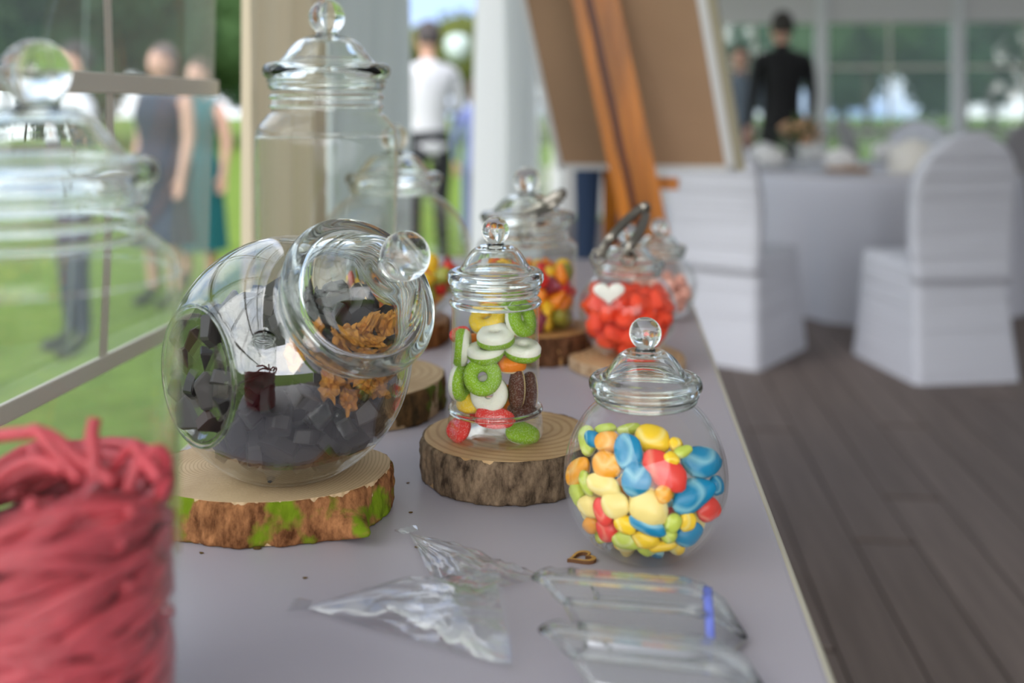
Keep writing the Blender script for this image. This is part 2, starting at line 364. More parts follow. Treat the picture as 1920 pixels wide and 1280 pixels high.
for sx in (-1, 1):
    for sy in (-1, 1):
        o = link('leg', sweep([(sx*.22, sy*.9, TZ-.03), (sx*.24, sy*.95, .4), (sx*.25, sy*1.0, 0)], .014, sub=2), mat('leg_metal', (.2, .2, .2), .4, .8) if (sx, sy) == (-1, -1) else bpy.data.materials['leg_metal'], tt)

# ------------------------------------------------------------------ wood slices
def wood_slice(loc, rx, ry, th, label, m_core, m_bark, rz=0, lumps=(), amp=.04, seed=0, bark_t=.005, rough=.0035, kink=None):
    root = empty('wood_slice', loc, rz); tag(root, label, 'wood slice', 'wood slices under the sweet jars')
    def R(th_):
        k = 1 + amp*noise.noise((math.cos(th_)*1.2+seed, math.sin(th_)*1.2, seed)) + amp*.3*noise.noise((math.cos(th_)*4+seed, math.sin(th_)*4, 1))
        return k
    nt_ = 260
    def outline(a, dr, z):
        k = R(a); return (math.cos(a)*(rx*k-dr), math.sin(a)*(ry*k-dr), z)
    # core
    vs = []; fs = []; rings = 8
    for j in range(rings+1):
        s = 1-j/rings
        for i in range(nt_):
            x, y, _ = outline(2*PI*i/nt_, bark_t*.8, 0); vs.append((x*max(s, 1e-3), y*max(s, 1e-3), th+.0002))
    base = len(vs)
    for i in range(nt_): vs.append(outline(2*PI*i/nt_, bark_t*.8, .001))
    for j in range(rings):
        for i in range(nt_):
            i2 = (i+1) % nt_; fs.append((j*nt_+i, j*nt_+i2, (j+1)*nt_+i2, (j+1)*nt_+i))
    for i in range(nt_):
        i2 = (i+1) % nt_; fs.append((base+i, base+i2, i2, i))
    fs.append(tuple(range(base, base+nt_))[::-1])
    me = pyd(vs, fs); sharp(me); link('wood_face', me, m_core, root)
    # bark band
    nz_ = 16; vs = []
    for j in range(nz_+3):
        for i in range(nt_):
            a = 2*PI*i/nt_
            if j == 0: vs.append(outline(a, bark_t, .0008)); continue
            if j == nz_+2: vs.append(outline(a, bark_t, th-.0003)); continue
            f = (j-1)/nz_; z = f*th
            ca, sa = math.cos(a)*rx, math.sin(a)*ry
            d = noise.noise((ca*70+seed, sa*70, z*22))*rough + abs(noise.noise((ca*28+seed*3, sa*28, z*9)))*-rough*2.0 + noise.noise((ca*260, sa*260, z*160))*rough*.45
            edge = min(f, 1-f); d -= max(0, .10-edge)*.016
            for (la, lw, lz, lh, ls) in lumps:
                da = (a-la+PI) % (2*PI)-PI
                d += lh*math.exp(-(da/lw)**2)*math.exp(-((z/th-lz)/ls)**2)
            zz = z + (noise.noise((ca*60, sa*60, 5+seed))*.0022 if j in (1,) else 0)
            vs.append(outline(a, -d, max(.0006, zz)))
    fs = []
    for j in range(nz_+2):
        for i in range(nt_):
            i2 = (i+1) % nt_; fs.append((j*nt_+i, j*nt_+i2, (j+1)*nt_+i2, (j+1)*nt_+i))
    link('bark', pyd(vs, fs), m_bark, root)
    return root
SL1 = (.060, .050, .036)
core1 = wood_rings('pale_pine_end_grain', (.66, .48, .28), (.52, .355, .19), (-.040, .012), 95, 1.6)
bark1 = bark_mat('mossy_orange_bark', (.10, .035, .012), (.50, .22, .09), .10, (.17, .25, .010))
wood_slice((-.21, .905, TZ), .109, .083, .036, 'thick mossy wood slice with reddish bark under the tilted jar of dark sweets', core1, bark1, 0, [(-.80, .13, .33, .024, .30), (-.80, .07, .30, .010, .2)], .06, 3)
core2 = wood_rings('tan_end_grain', (.60, .40, .20), (.46, .28, .12), (.02, .01), 34, 2.2)
bark2 = bark_mat('grey_brown_bark', (.050, .032, .020), (.31, .215, .135))
wood_slice((-.003, .99, TZ), .084, .083, .039, 'round wood slice with cracked grey brown bark under the slim jar of sugared rings', core2, bark2, .4, [], .03, 8, rough=.003)
core3 = wood_rings('dull_end_grain', (.46, .33, .19), (.36, .24, .13), (.02, .0), 30, 2)
bark3 = bark_mat('green_brown_bark', (.03, .022, .01), (.17, .09, .035), .10, (.10, .13, .015))
wood_slice((-.168, 1.205, TZ), .098, .092, .038, 'dark barked wood slice showing behind the tilted jar, beneath the tall empty jar', core3, bark3, 1.0, [], .04, 12)
core4 = wood_rings('orange_end_grain', (.50, .27, .09), (.40, .19, .06), (0, 0), 30, 2)
bark4 = bark_mat('red_brown_bark', (.06, .02, .006), (.34, .13, .04))
wood_slice((-.178, 1.56, TZ), .088, .088, .032, 'orange brown wood slice under the big globe jar at the back', core4, bark4, 2.0, [], .03, 17)
wood_slice((.028, 1.47, TZ), .088, .080, .040, 'dark brown wood slice behind the slim jar, under the jar with tongs', core4, bark_mat('dark_brown_bark', (.04, .016, .007), (.19, .085, .04)), 3.0, [], .04, 21)
wood_slice((.155, 1.40, TZ), .083, .078, .016, 'thin pale wood slice under the globe jar of orange hearts', wood_rings('pale_thin_grain', (.62, .42, .22), (.45, .28, .13), (0, 0), 34, 2), bark_mat('pale_peeled_bark', (.28, .16, .08), (.66, .48, .32)), 1.3, [], .02, 25, rough=.001)

# ------------------------------------------------------------------ jars
def lid_meshes(Fr, hs=1.0):
    """solid knob, hollow dome with ridged flange. z = 0 at the middle of the flange."""
    f = Fr
    dome = [(.24, .60), (.34, .585), (.46, .52), (.58, .40), (.68, .25), (.78, .155), (.88, .15), (.955, .125), (.995, .065), (1.005, -.01), (.985, -.075), (.945, -.115), (.925, -.135), (.945, -.155), (.94, -.18), (.905, -.195), (.92, -.235), (.90, -.285), (.865, -.31)]
    inner = [(.80, -.30), (.79, -.20), (.80, -.08), (.80, -.02), (.72, .05), (.62, .18), (.53, .32), (.43, .44), (.30, .51), (.0, .53)]
    knob = []
    kr, kz = .285, .90
    for i in range(13):
        a = PI/2 - i/12*(PI*.80); knob.append((kr*math.cos(a), kz+kr*math.sin(a)))
    knob[0] = (0, knob[0][1])
    sc = lambda pr: [(max(0, r*f), z*f*hs if z < .6 else (.6*hs + (z-.6))*f) for r, z in pr]
    dm = catmull([(0, .612), (.12, .611)] + dome, 3) + catmull(inner, 3)
    kb = catmull(knob + [(.155, .655), (.175, .618), (.17, .60), (0, .595)], 3)
    return lathe(sc(dm), 72, closed=False), lathe(sc(kb), 48, closed=False)
def add_lid(root, Fr, hs, zf=0, M=None, loc=None):
    d, k = lid_meshes(Fr, hs)
    if M is not None: d.transform(M); k.transform(M)
    l = link('lid', d, SOLID, root); l.location = loc if loc is not None else (0, 0, zf)
    link('knob', k, SOLID, l); return l
def jar_root(name, loc, label, group=None): return tag(empty(name, loc), label, 'jar', group)
def add_ring(root, r, z, t, h=None, m=None):
    h = h or t; prof = [(r+t*math.cos(a), z+h*math.sin(a)) for a in [2*PI*k/14 for k in range(14)]]
    return link('neck_ring', lathe(prof, 72), m or SOLID, root)
def globe_jar(loc, R, Fr, zc, zf, label, hs=1.0, base_r=.42, wall=.002, group='glass globe jars with domed lids'):
    """R globe radius, zc centre height, zf height of flange middle, both above the jar base"""
    root = jar_root('globe_jar', loc, label, group)
    rn = Fr*.84; zn = zf-.32*Fr; prof = [(0, .0035), (R*base_r*.5, .003), (R*base_r*.9, .0008), (R*base_r, .0)]
    # the globe, slightly squashed so that it meets base and neck
    a0 = -PI/2 + math.asin(min(.95, base_r)); a1 = math.acos(min(.98, rn/R))
    up = (zn-zc)/math.sin(a1); dn = zc/ -math.sin(a0)
    for k in range(15):
        a = a0+(a1-a0)*k/14; prof.append((R*math.cos(a), zc + (up if a > 0 else dn)*math.sin(a)))
    prof.pop(3)
    prof += [(rn*.985, zn+.004), (rn*.97, zf-.02*Fr)]
    link('glass_body', shell(prof, wall), GLASS, root)
    add_ring(root, rn+.0005, zn+.0035, .0030, .0026)
    add_lid(root, Fr, hs, zf)
    return root
# near globe jar
G1 = Vector((at(1210, 890, .822).x, .822, TZ))
g1R, g1c = .0647, .0575
globe_jar(G1, g1R, .0445, g1c, .131, 'near glass globe jar full of bright blue, yellow and red sweets', 1.0, .5)
# orange hearts jar
G2 = Vector((at(1177, 600, 1.40).x, 1.40, TZ+.0165)); g2R = .066
globe_jar(G2, g2R, .0495, .062, .1225, 'glass globe jar full of orange red heart sweets with tongs on its lid', .85, .5)
# big globe at the back
G3 = Vector((at(739, 480, 1.555).x, 1.555, TZ+.0325)); g3R = .114
globe_jar(G3, g3R, .0725, .106, .210, 'large globe jar behind the tall jar holding red and yellow gummies', .9, .45)
# partly hidden jar at the back by the table edge
G5 = Vector((at(1236, 600, 1.72).x, 1.72, TZ+.0)); g5R = .062
globe_jar(G5, g5R, .045, .058, .115, 'small globe jar with pale pink sweets behind the orange hearts by the table edge', .9, .5)

def tall_jar(loc, Rb, Fr, Hs, zf, label, hs=1.0, wall=.0022, taper=.96):
    """Hs shoulder height, zf flange height"""
    root = jar_root('tall_jar', loc, label, 'tall glass sweet jars')
    rn = Fr*.87
    prof = [(0, .004), (Rb*.5, .003), (Rb*.86, .001), (Rb*.95*taper, .004), (Rb*taper, .014), (Rb*(taper+1)/2, Hs*.5), (Rb, Hs*.92), (Rb*.99, Hs*.97), (Rb*.95, Hs*1.005), (rn*1.06, Hs*1.05), (rn, Hs*1.065), (rn*.99, zf-.32*Fr), (rn*.97, zf-.02*Fr)]
    link('glass_body', shell(prof, wall, sub=5), GLASS, root)
    add_ring(root, rn, zf-.40*Fr, .0030); add_ring(root, rn, zf-.55*Fr, .0022)
    add_lid(root, Fr, hs, zf)
    return root
J1 = Vector((at(613, 200, 1.20).x, 1.20, TZ+.0385))
tall_jar(J1, .0818, .0725, .288, 1.09+.040-TZ-.0385, 'tall empty glass jar with knobbed lid behind the tilted jar', .95)
J0 = Vector((at(68, 200, .56).x, .56, TZ))
tall_jar(J0, .0742, .0625, .268, .314, 'big clear jar of red laces at the front left corner of the table', .95, taper=1.0)
J4 = Vector((at(988, 200, 1.475).x, 1.475, TZ+.0405))
tall_jar(J4, .0715, .066, .118, .1535, 'squat clear jar with steel tongs on its lid behind the slim ring jar', .8)
# slim jar
SJ = Vector((at(929, 820, .978).x, .978, TZ+.0395))
sroot = jar_root('slim_jar', SJ, 'slim clear jar of sugared green rings standing on a round wood slice')
sp = [(0, .004), (.028, .0035), (.041, .0012), (.0446, .0045), (.0452, .010), (.0445, .017), (.0425, .0235), (.0425, .026), (.0432, .028), (.0415, .031), (.0412, .04), (.0412, .08), (.0412, .118), (.0412, .124), (.0425, .1275), (.041, .1300), (.0385, .132), (.0375, .140), (.0375, .149)]
link('glass_body', shell(sp, .0016, sub=4), GLASS, sroot)
add_ring(sroot, .0426, .0275, .0020, .0026); add_ring(sroot, .0405, .1275, .0030, .0034)
add_lid(sroot, .0455, 1.12, .150)

# tilted jar: round body with flat round cheeks, mouth tipped up to the right and towards the viewer
TC = Vector((-.192, .90, TZ+.0365+.0965)); A = Vector((.60, -.57, .56)).normalized(); NN = Vector((-.70, -.71, 0)).normalized(); TT = .0895; RR = .1055
troot = jar_root('tilted_jar', (TC.x, TC.y, TZ+.0365), 'large tilted glass jar of dark chips lying on a mossy wood slice')
NN = (NN - A*NN.dot(A)).normalized(); BB = A.cross(NN)
rot = Matrix((NN, BB, A)).transposed().to_4x4()          # local X = cheek normal, Z = mouth axis
def tilted_surface(off):
    prof = []
    Rr = RR-off
    amax = math.acos(.057/RR)
    for k in range(49):
        a = -PI/2 + (amax+PI/2)*k/48; prof.append((Rr*math.cos(a), Rr*math.sin(a)))
    prof[0] = (0, prof[0][1]); prof += [(.0562-off, .0925), (.0558-off, .098), (.0556-off, .110)]
    return prof
me = lathe(tilted_surface(0) + tilted_surface(.0022)[::-1], 128, closed=False)
ns = len(tilted_surface(0)); zmin = -.0955
bm = bmesh.new(); bm.from_mesh(me)
for v in bm.verts:
    p = v.co; inner = (p.length < RR-.0011) and p.z < .088 or (math.hypot(p.x, p.y) < .0548 and p.z >= .088)
    t = TT-(.0022 if inner else 0)
    if abs(p.x) > t:
        q = math.hypot(p.y, p.z)
        ed = math.sqrt(RR**2-TT**2); k = min(1, max(0, q/ed))
        p.x = math.copysign(t - .004*max(0, 1-((k-.86)/.14)**2 if k < .86 else 0)*0 - .0035*(1-max(0, (k-.80)/.20))*(1 if k < 1 else 0)*min(1, (1-k)*6), p.x)
    wz = (rot @ p.to_4d()).z
    lim = zmin+(.0022 if inner else 0)
    if wz < lim: p += (rot.to_3x3().inverted() @ Vector((0, 0, lim-wz)))
    v.co = p
bm.to_mesh(me); bm.free(); me.transform(rot)
b = link('glass_body', me, thin_glass('curved_jar_glass', (.93, .935, .93), .09, power=3.7), troot); b.location = (0, 0, TC.z-troot.location.z)
ed = math.sqrt(RR**2-TT**2)
for s in (-1, 1):
    rg = [(Vector((s*(TT-.0012), ed*math.cos(2*PI*k/60)*1.0, ed*math.sin(2*PI*k/60)))) for k in range(60)]
    rm = sweep(rg, .0019, seg=8, closed=True, sub=1, up=Vector((1, 0, 0))); rm.transform(rot)
    o = link('cheek_rim', rm, SOLID, troot); o.location = b.location
for zz, tk in ((.0945, .0030), (.1015, .0026)):
    rm = lathe([(.0575+tk*math.cos(a), zz+tk*math.sin(a)) for a in [2*PI*k/12 for k in range(12)]], 80); rm.transform(rot); o = link('neck_ring', rm, SOLID, troot); o.location = b.location
add_lid(troot, .0680, 1.12, M=rot @ Matrix.Translation((0, 0, .1175)), loc=b.location.copy())

# ------------------------------------------------------------------ packing of sweets
def pack(n, r, push, lo, hi, fixed=None, it=160, g=.0012, seed=1, jitter=0):
    rng = np.random.RandomState(seed)
    P = rng.uniform(lo, hi, (n, 3)); rad = np.full(n, r) if np.isscalar(r) else np.array(r)
    if fixed is not None and len(fixed[0]):
        FP, FRd = np.array(fixed[0]), np.array(fixed[1]); P = np.vstack([P, FP]); rad = np.concatenate([rad, FRd])
    for k in range(it):
        P[:n, 2] -= g*(1-k/it)
        D = P[:, None]-P[None]; L = np.sqrt((D**2).sum(-1))+1e-9; ov = (rad[:, None]+rad[None])-L; np.fill_diagonal(ov, 0); ov = np.maximum(ov, 0)
        mv = (D/L[..., None]*ov[..., None]*.35).sum(1); P[:n] += mv[:n]
        P[:n] = push(P[:n], rad[:n])
    return P[:n]
def in_sphere(c, R, zb, extra=None):
    c = np.array(c)
    def f(P, rad):
        D = P-c; L = np.sqrt((D**2).sum(-1))+1e-9; lim = R-rad; k = np.where(L > lim, lim/L, 1); P = c+D*k[:, None]
        P[:, 2] = np.maximum(P[:, 2], zb+rad*.8)
        if extra: P = extra(P, rad)
        return P
    return f
def in_cyl(cx, cy, R, zb, zt):
    def f(P, rad):
        D = P[:, :2]-np.array((cx, cy)); L = np.sqrt((D**2).sum(-1))+1e-9; lim = R-rad; k = np.where(L > lim, lim/L, 1); P[:, :2] = np.array((cx, cy))+D*k[:, None]
        P[:, 2] = np.clip(P[:, 2], zb+rad, zt-rad); return P
    return f
def pebble(seed, sx=1.0, sy=1.0, sz=1.0, k=.18, seg=20):
    bm = bmesh.new(); bmesh.ops.create_uvsphere(bm, u_segments=seg, v_segments=12, radius=1)
    for v in bm.verts:
        c = v.co.copy(); f = 1+k*noise.noise(c*1.1+Vector((seed*7, 0, 0))); c *= f
        c.z = math.copysign(abs(c.z)**.85, c.z) + .18*c.x*c.x - .08
        v.co = Vector((c.x*sx, c.y*sy, c.z*sz))
    return from_bm(bm)
def fit(me):
    """rescale to unit half extents so object scale equals half size"""
    xs = [v.co for v in me.vertices]
    for i in range(3):
        a = min(v[i] for v in xs); b_ = max(v[i] for v in xs)
        for v in me.vertices: v.co[i] = (v.co[i]-(a+b_)/2)/((b_-a)/2)
    return me
PEB = [fit(pebble(s)) for s in range(5)]
def bottle_shape(seed):
    m = pebble(seed, k=.06)
    for v in m.vertices:
        f = .62+.38*math.tanh(-3*(v.co.x-.15)) if v.co.x > -.2 else 1
        v.co.y *= .55+.45*(1/(1+math.exp(8*(v.co.x-.1)))); v.co.z *= .7+.3*(1/(1+math.exp(8*(v.co.x-.1))))
    return fit(m)
PEB += [bottle_shape(9), bottle_shape(11)]
meshcache = {}
def candy_mesh(i, m):
    key = (i, m.name)
    if key not in meshcache:
        me = PEB[i].copy(); me.materials.clear(); me.materials.append(m); me.polygons.foreach_set('use_smooth', [True]*len(me.polygons)); meshcache[key] = me
    return meshcache[key]
def candy(name, i, m, loc, scale, Mrot, label, group, cat='sweet'):
    o = bpy.data.objects.new(name, candy_mesh(i, m)); COL.objects.link(o)
    o.matrix_world = Matrix.Translation(loc) @ Mrot.to_4x4() @ Matrix.Diagonal((*scale, 1))
    return tag(o, label, cat, group)
def rnd_rot():
    from mathutils import Euler
    return Euler((random.uniform(0, 6.3), random.uniform(0, 6.3), random.uniform(0, 6.3))).to_matrix()
CRM = (.86, .68, .30); WHT = (.84, .80, .62)
MC = {'blue': two_tone('blue_foam_sweet', (.0, .22, .42), (.36, .66, .70), .46, .08, sss=.05, amt=.9),
      'orange': two_tone('orange_foam_sweet', (.90, .36, .02), (.90, .62, .22), .36, .08, sss=.05, amt=.8),
      'yellow': two_tone('yellow_foam_sweet', (.90, .58, .02), (.88, .76, .32), .42, .10, sss=.05, amt=.9),
      'cream': two_tone('cream_foam_sweet', (.90, .70, .24), (.90, .80, .42), .3, .3, sss=.05, amt=.4),
      'red': two_tone('red_foam_sweet', (.80, .055, .04), (.86, .30, .20), .36, .1, sss=.05, amt=.9),
      'green': two_tone('green_foam_sweet', (.52, .60, .08), (.74, .76, .36), .36, .16, sss=.05, amt=.6)}
# visible front pieces of the near globe jar, (x, y, w, h, turn, colour, shape, label), x and y in a 907 x 1280 enlargement
front = [
 (165, 655, 95, 150, 0, 'green', 1, 'pale green sweet upright at the left top edge of the near globe jar'),
 (192, 648, 95, 75, -35, 'blue', 2, 'small blue sweet lying on the pale green one at the left top of the pile'),
 (266, 664, 130, 105, -10, 'orange', 0, 'orange sweet, upper of the two stacked orange ones left of the tall blue sweet'),
 (262, 780, 140, 130, -10, 'orange', 3, 'orange sweet, lower of the two stacked orange ones, with a pale cleft'),
 (120, 805, 160, 115, 45, 'orange', 4, 'orange wedge shaped sweet against the left wall of the near globe jar'),
 (160, 870, 60, 125, 20, 'green', 2, 'narrow green sweet tucked right of the left wall, above a rounder green one'),
 (117, 925, 78, 120, 18, 'green', 1, 'rounder green sweet pressed against the left wall of the near globe jar'),
 (245, 880, 175, 105, -18, 'cream', 0, 'long cream sweet lying slanted below the orange ones'),
 (370, 715, 135, 175, 0, 'blue', 3, 'tall blue sweet standing at the top middle of the pile'),
 (410, 845, 145, 170, 0, 'blue', 4, 'blue sweet with white ridge just above the big cream oval'),
 (490, 650, 175, 140, -25, 'yellow', 0, 'large bright yellow sweet on the very top of the pile'),
 (606, 677, 70, 75, 0, 'yellow', 1, 'small round yellow sweet right of the large yellow one on top'),
 (370, 600, 120, 55, 5, 'green', 2, 'flat pale green sweet on top of the pile behind the tall blue one'),
 (640, 712, 100, 55, 25, 'green', 3, 'pale green sweet behind the upper right blue one'),
 (550, 808, 250, 150, -42, 'red', 0, 'large glossy red sweet lying slanted across the middle of the pile'),
 (735, 764, 210, 150, 5, 'blue', 1, 'chunky blue sweet at the upper right of the pile'),
 (690, 925, 235, 150, 25, 'blue', 4, 'long blue sweet with white underside at the right, below the chunky one'),
 (805, 880, 75, 95, 0, 'blue', 2, 'small blue sweet wedged against the right wall of the near globe jar'),
 (465, 985, 215, 175, -40, 'cream', 1, 'big smooth cream oval sweet at the front centre of the pile'),
 (305, 975, 135, 130, 0, 'cream', 3, 'round cream sweet just left of the big cream oval'),
 (178, 985, 125, 108, 0, 'cream', 2, 'round cream sweet by the left wall, below the green ones'),
 (545, 925, 85, 85, 0, 'orange', 1, 'small orange sweet between the red one and the big cream oval'),
 (245, 1010, 90, 135, 15, 'red', 3, 'upper red sweet of two at the lower left of the pile'),
 (265, 1100, 115, 120, 0, 'red', 1, 'lower red sweet of two near the jar bottom at the left'),
 (465, 1080, 190, 85, -22, 'blue', 0, 'flat blue sweet peeping from under the big cream oval'),
 (352, 1075, 110, 90, -15, 'yellow', 2, 'small yellow cream sweet left of the flat blue one'),
 (358, 1152, 135, 95, -10, 'green', 4, 'bright green sweet at the very bottom of the near globe jar'),
 (455, 1150, 135, 88, -5, 'yellow', 1, 'yellow sweet at the bottom, right of the bright green one'),
 (590, 1065, 75, 95, -40, 'green', 2, 'green sweet right of the flat blue one'),
 (662, 1058, 85, 100, -25, 'yellow', 3, 'pale yellow sweet between the green and the lower right red'),
 (570, 1128, 85, 75, 10, 'green', 1, 'pale green sweet near the bottom right centre'),
 (540, 1182, 140, 55, 8, 'yellow', 0, 'flat yellow sweet on the base of the near globe jar'),
 (765, 1002, 125, 115, 20, 'red', 2, 'red sweet against the lower right wall'),
 (670, 1120, 145, 110, 30, 'blue', 3, 'dark blue sweet at the lower right bottom of the jar'),
 (183, 1078, 80, 95, -35, 'orange', 0, 'orange yellow sweet at the lower left wall'),
 (583, 745, 80, 70, -20, 'yellow', 4, 'small yellow sweet between the red one and the chunky blue one'),
 (255, 600, 110, 60, 0, 'green', 1, 'pale green sweet on the far side of the pile top'),
]
camp = Vector((0, 0, CH)); gc = Vector((G1.x, G1.y, TZ+g1c)); fp = []; frr = []
zl = .666  # mean globe squash used for the contents
for (zx, zy, ww, hh, ang, colr, sh, lab) in front:
    px, py = 1040+zx/2.667, 580+zy/2.667; d = at(px, py, 1)-camp; d.normalize()
    th_ = min(ww, hh)/2.667/F*.80*.36; back = zy < 690 and sh in (1, 2, 3) and ww < 125
    Ri = g1R-.003-th_*1.05
    oc = camp-gc; bq = oc.dot(d); cq = oc.dot(oc)-Ri*Ri; disc = bq*bq-cq
    if disc < 0: t = -bq; 
    else: t = -bq-math.sqrt(disc)
    if zy < 620: t = -bq-.01
    elif zy < 690: t += .008
    p = camp+d*t
    if disc < 0: p = gc+(p-gc).normalized()*Ri
    sc = p.y/F/2.667
    zf_ = (-d*.55+(p-gc).normalized()*.45).normalized(); xa = Vector((math.cos(math.radians(ang)), 0, math.sin(math.radians(ang)))); xa = (xa-zf_*xa.dot(zf_)).normalized(); ya = zf_.cross(xa)
    Mr = Matrix((xa, ya, zf_)).transposed()
    s1, s2 = ww*sc*.53, hh*sc*.53
    candy('foam_sweet', sh, MC[colr], p, (s1, s2, max(.0048, min(s1, s2)*.62)), Mr, lab, 'foam sweets in the near globe jar')
    fp.append(tuple(p)); frr.append(min(s1, s2)*.8)
def cap_top(zmax):
    def f(P, rad): P[:, 2] = np.minimum(P[:, 2], zmax-rad); return P
    return f
cols = list(MC)
PP = pack(34, .0105, in_sphere(gc, g1R-.004, TZ+.002, cap_top(TZ+.082)), (gc.x-.03, gc.y-.02, TZ+.02), (gc.x+.03, gc.y+.04, TZ+.075), (fp, frr), seed=4)
for i, p in enumerate(PP):
    candy('foam_sweet', random.randrange(5), MC[cols[i % 6]], p, (.0125, .0095, .007), rnd_rot(), 'foam sweet buried inside the pile of the near globe jar', 'buried foam sweets in the near globe jar')

# sugared rings in the slim jar
def ring_me(R=.0175, r=.0044, h=.0062):
    prof = [(r, -h*.75), (r*1.15, -h), (R*.88, -h), (R, -h*.6), (R, h*.45), (R*.86, h), (R*.6, h*1.12), (r*1.3, h*.95), (r, h*.5)]
    return lathe(prof, 36)
def ring_bend(me, k):
    for v in me.vertices: v.co.z += k*v.co.x**2
    return me
RINGS = [ring_bend(ring_me(), k) for k in (0, 9, -8)]
SUG = {'green': two_tone('sugared_green_ring', (.27, .47, .02), (.88, .87, .74), .42, .03, .6, .6, .2, .0, .3),
       'yellow': two_tone('sugared_yellow_ring', (.90, .60, .04), (.88, .82, .55), .42, .03, .5, .6, .2, .0, .3),
       'red': two_tone('sugared_red_sweet', (.80, .05, .04), (.88, .62, .45), .36, .04, .6, .6, .2, .0, .3),
       'orange': two_tone('orange_jelly_sweet', (.88, .24, .01), (.88, .76, .50), .30, .03, .08, .4, .2, .0, .4),
       'brown': two_tone('sugared_cola_sweet', (.11, .035, .02), (.80, .62, .28), .34, .03, .5, .6, .1, .0, .3)}
def solidsug(kind, s):  # bottle shaped flat sweet, pale back
    bm = bmesh.new(); bmesh.ops.create_uvsphere(bm, u_segments=24, v_segments=14, radius=1)
    for v in bm.verts:
        x, y, z = v.co
        sq = 1/((abs(x)**4+abs(y)**4)**.25+1e-6)*math.hypot(x, y)
        v.co = Vector((x*s[0]*(.5+.5*sq), y*s[1]*(.5+.5*sq)*(1-.25*(x > 0)*x), math.copysign(abs(z)**.6, z)*s[2]))
    return from_bm(bm)
def put(name, me, m, px, py, dd, xdir, zdir, lab, group):
    mm = me.copy(); mm.materials.append(m); mm.polygons.foreach_set('use_smooth', [True]*len(mm.polygons))
    z = Vector(zdir).normalized(); x = Vector(xdir); x = (x-z*x.dot(z)).normalized(); y = z.cross(x)
    o = bpy.data.objects.new(name, mm); COL.objects.link(o); o.matrix_world = Matrix.Translation(at(px, py, dd)) @ Matrix((x, y, z)).transposed().to_4x4(); return tag(o, lab, 'sweet', group)
sg = 'sugared sweets in the slim jar'; D0 = .978
put('sugared_ring', RINGS[1], SUG['green'], 976, 597, D0-.010, (0, 0, 1), (.72, -.55, .30), 'green sugared ring leaning at the top right of the slim jar', sg)
put('sugared_ring', RINGS[0], SUG['green'], 968, 592, D0+.012, (0, 0, 1), (.35, -.5, .75), 'green sugared ring behind the leaning one at the very top', sg)
put('sugared_ring', RINGS[0], SUG['yellow'], 914, 598, D0+.004, (1, 0, 0), (-.25, -.55, .85), 'yellow sugared ring tilted at the top left of the slim jar', sg)
put('sugared_ring', RINGS[1], SUG['green'], 929, 630, D0-.020, (1, 0, 0), (.05, .30, -1), 'green sugared ring lying flat, white side up, upper of the stacked pair', sg)
put('sugared_ring', RINGS[2], SUG['green'], 911, 662, D0-.020, (1, 0, 0), (.10, .20, -1), 'green sugared ring lying flat, white side up, lower of the stacked pair', sg)
put('sugared_ring', RINGS[0], SUG['green'], 979, 656, D0-.014, (1, 0, 0), (-.12, .22, -1), 'green sugared ring lying flat against the right wall', sg)
put('sugared_ring', RINGS[1], SUG['green'], 869, 652, D0-.008, (0, 0, 1), (-.92, .05, .08), 'green sugared ring standing on edge against the left wall, upper one', sg)
put('sugared_ring', RINGS[0], SUG['green'], 905, 706, D0-.030, (1, 0, 0), (-.05, -.95, .25), 'bright green sugared ring facing the viewer in the middle of the slim jar', sg)
put('sugared_ring', RINGS[1], SUG['green'], 917, 738, D0-.021, (1, 0, 0), (.12, .9, -.25), 'green sugared ring showing its white back below the bright green one', sg)
put('sugared_ring', RINGS[0], SUG['green'], 866, 716, D0-.010, (0, 0, 1), (.85, -.42, .0), 'green sugared ring standing on edge against the left wall, lower one', sg)
put('red_sweet', solidsug('r', (.0185, .0105, .0055)), SUG['red'], 928, 783, D0-.030, (1, 0, -.12), (.1, -.72, .65), 'long red sugared sweet lying across the bottom of the slim jar', sg)
put('red_sweet', solidsug('r', (.0125, .011, .0055)), SUG['red'], 861, 803, D0-.012, (.5, 0, .7), (-.35, -.85, .25), 'red sugared sweet in the bottom left corner of the slim jar', sg)
put('green_sweet', solidsug('g', (.0165, .0115, .0055)), SUG['green'], 980, 812, D0-.012, (1, 0, -.12), (.2, -.55, .72), 'green sugared sweet in the bottom right corner of the slim jar', sg)
put('orange_sweet', solidsug('o', (.0135, .009, .0075)), SUG['orange'], 960, 683, D0-.018, (1, 0, 0), (0, -.3, .95), 'orange jelly sweet with white base right of the bright green ring', sg)
put('cola_sweet', solidsug('b', (.0185, .0095, .006)), SUG['brown'], 969, 728, D0-.020, (.16, 0, 1), (-.80, -.6, 0), 'brown cola sweet with cream back standing upright right of centre', sg)
put('cola_sweet', solidsug('b', (.0185, .0095, .006)), SUG['brown'], 992, 733, D0-.006, (.12, 0, 1), (-.75, -.66, 0), 'brown cola sweet standing upright against the right wall', sg)
put('cola_sweet', solidsug('b', (.0150, .0085, .0055)), SUG['brown'], 980, 772, D0-.010, (1, 0, 0), (.1, -.5, .85), 'brown cola sweet lying below the two upright ones', sg)
put('yellow_sweet', solidsug('y', (.0125, .009, .006)), SUG['yellow'], 880, 757, D0-.014, (1, 0, -.3), (-.2, -.8, .5), 'yellow sugared sweet below the left rings', sg)
put('red_sweet', solidsug('r', (.010, .008, .005)), SUG['red'], 862, 626, D0+.006, (1, 0, .3), (-.3, -.5, .8), 'small red sugared sweet behind the upper left ring', sg)
put('orange_sweet', solidsug('o', (.012, .008, .006)), SUG['orange'], 895, 640, D0+.014, (1, 0, 0), (0, -.6, .8), 'orange sweet half hidden behind the left green rings', sg)
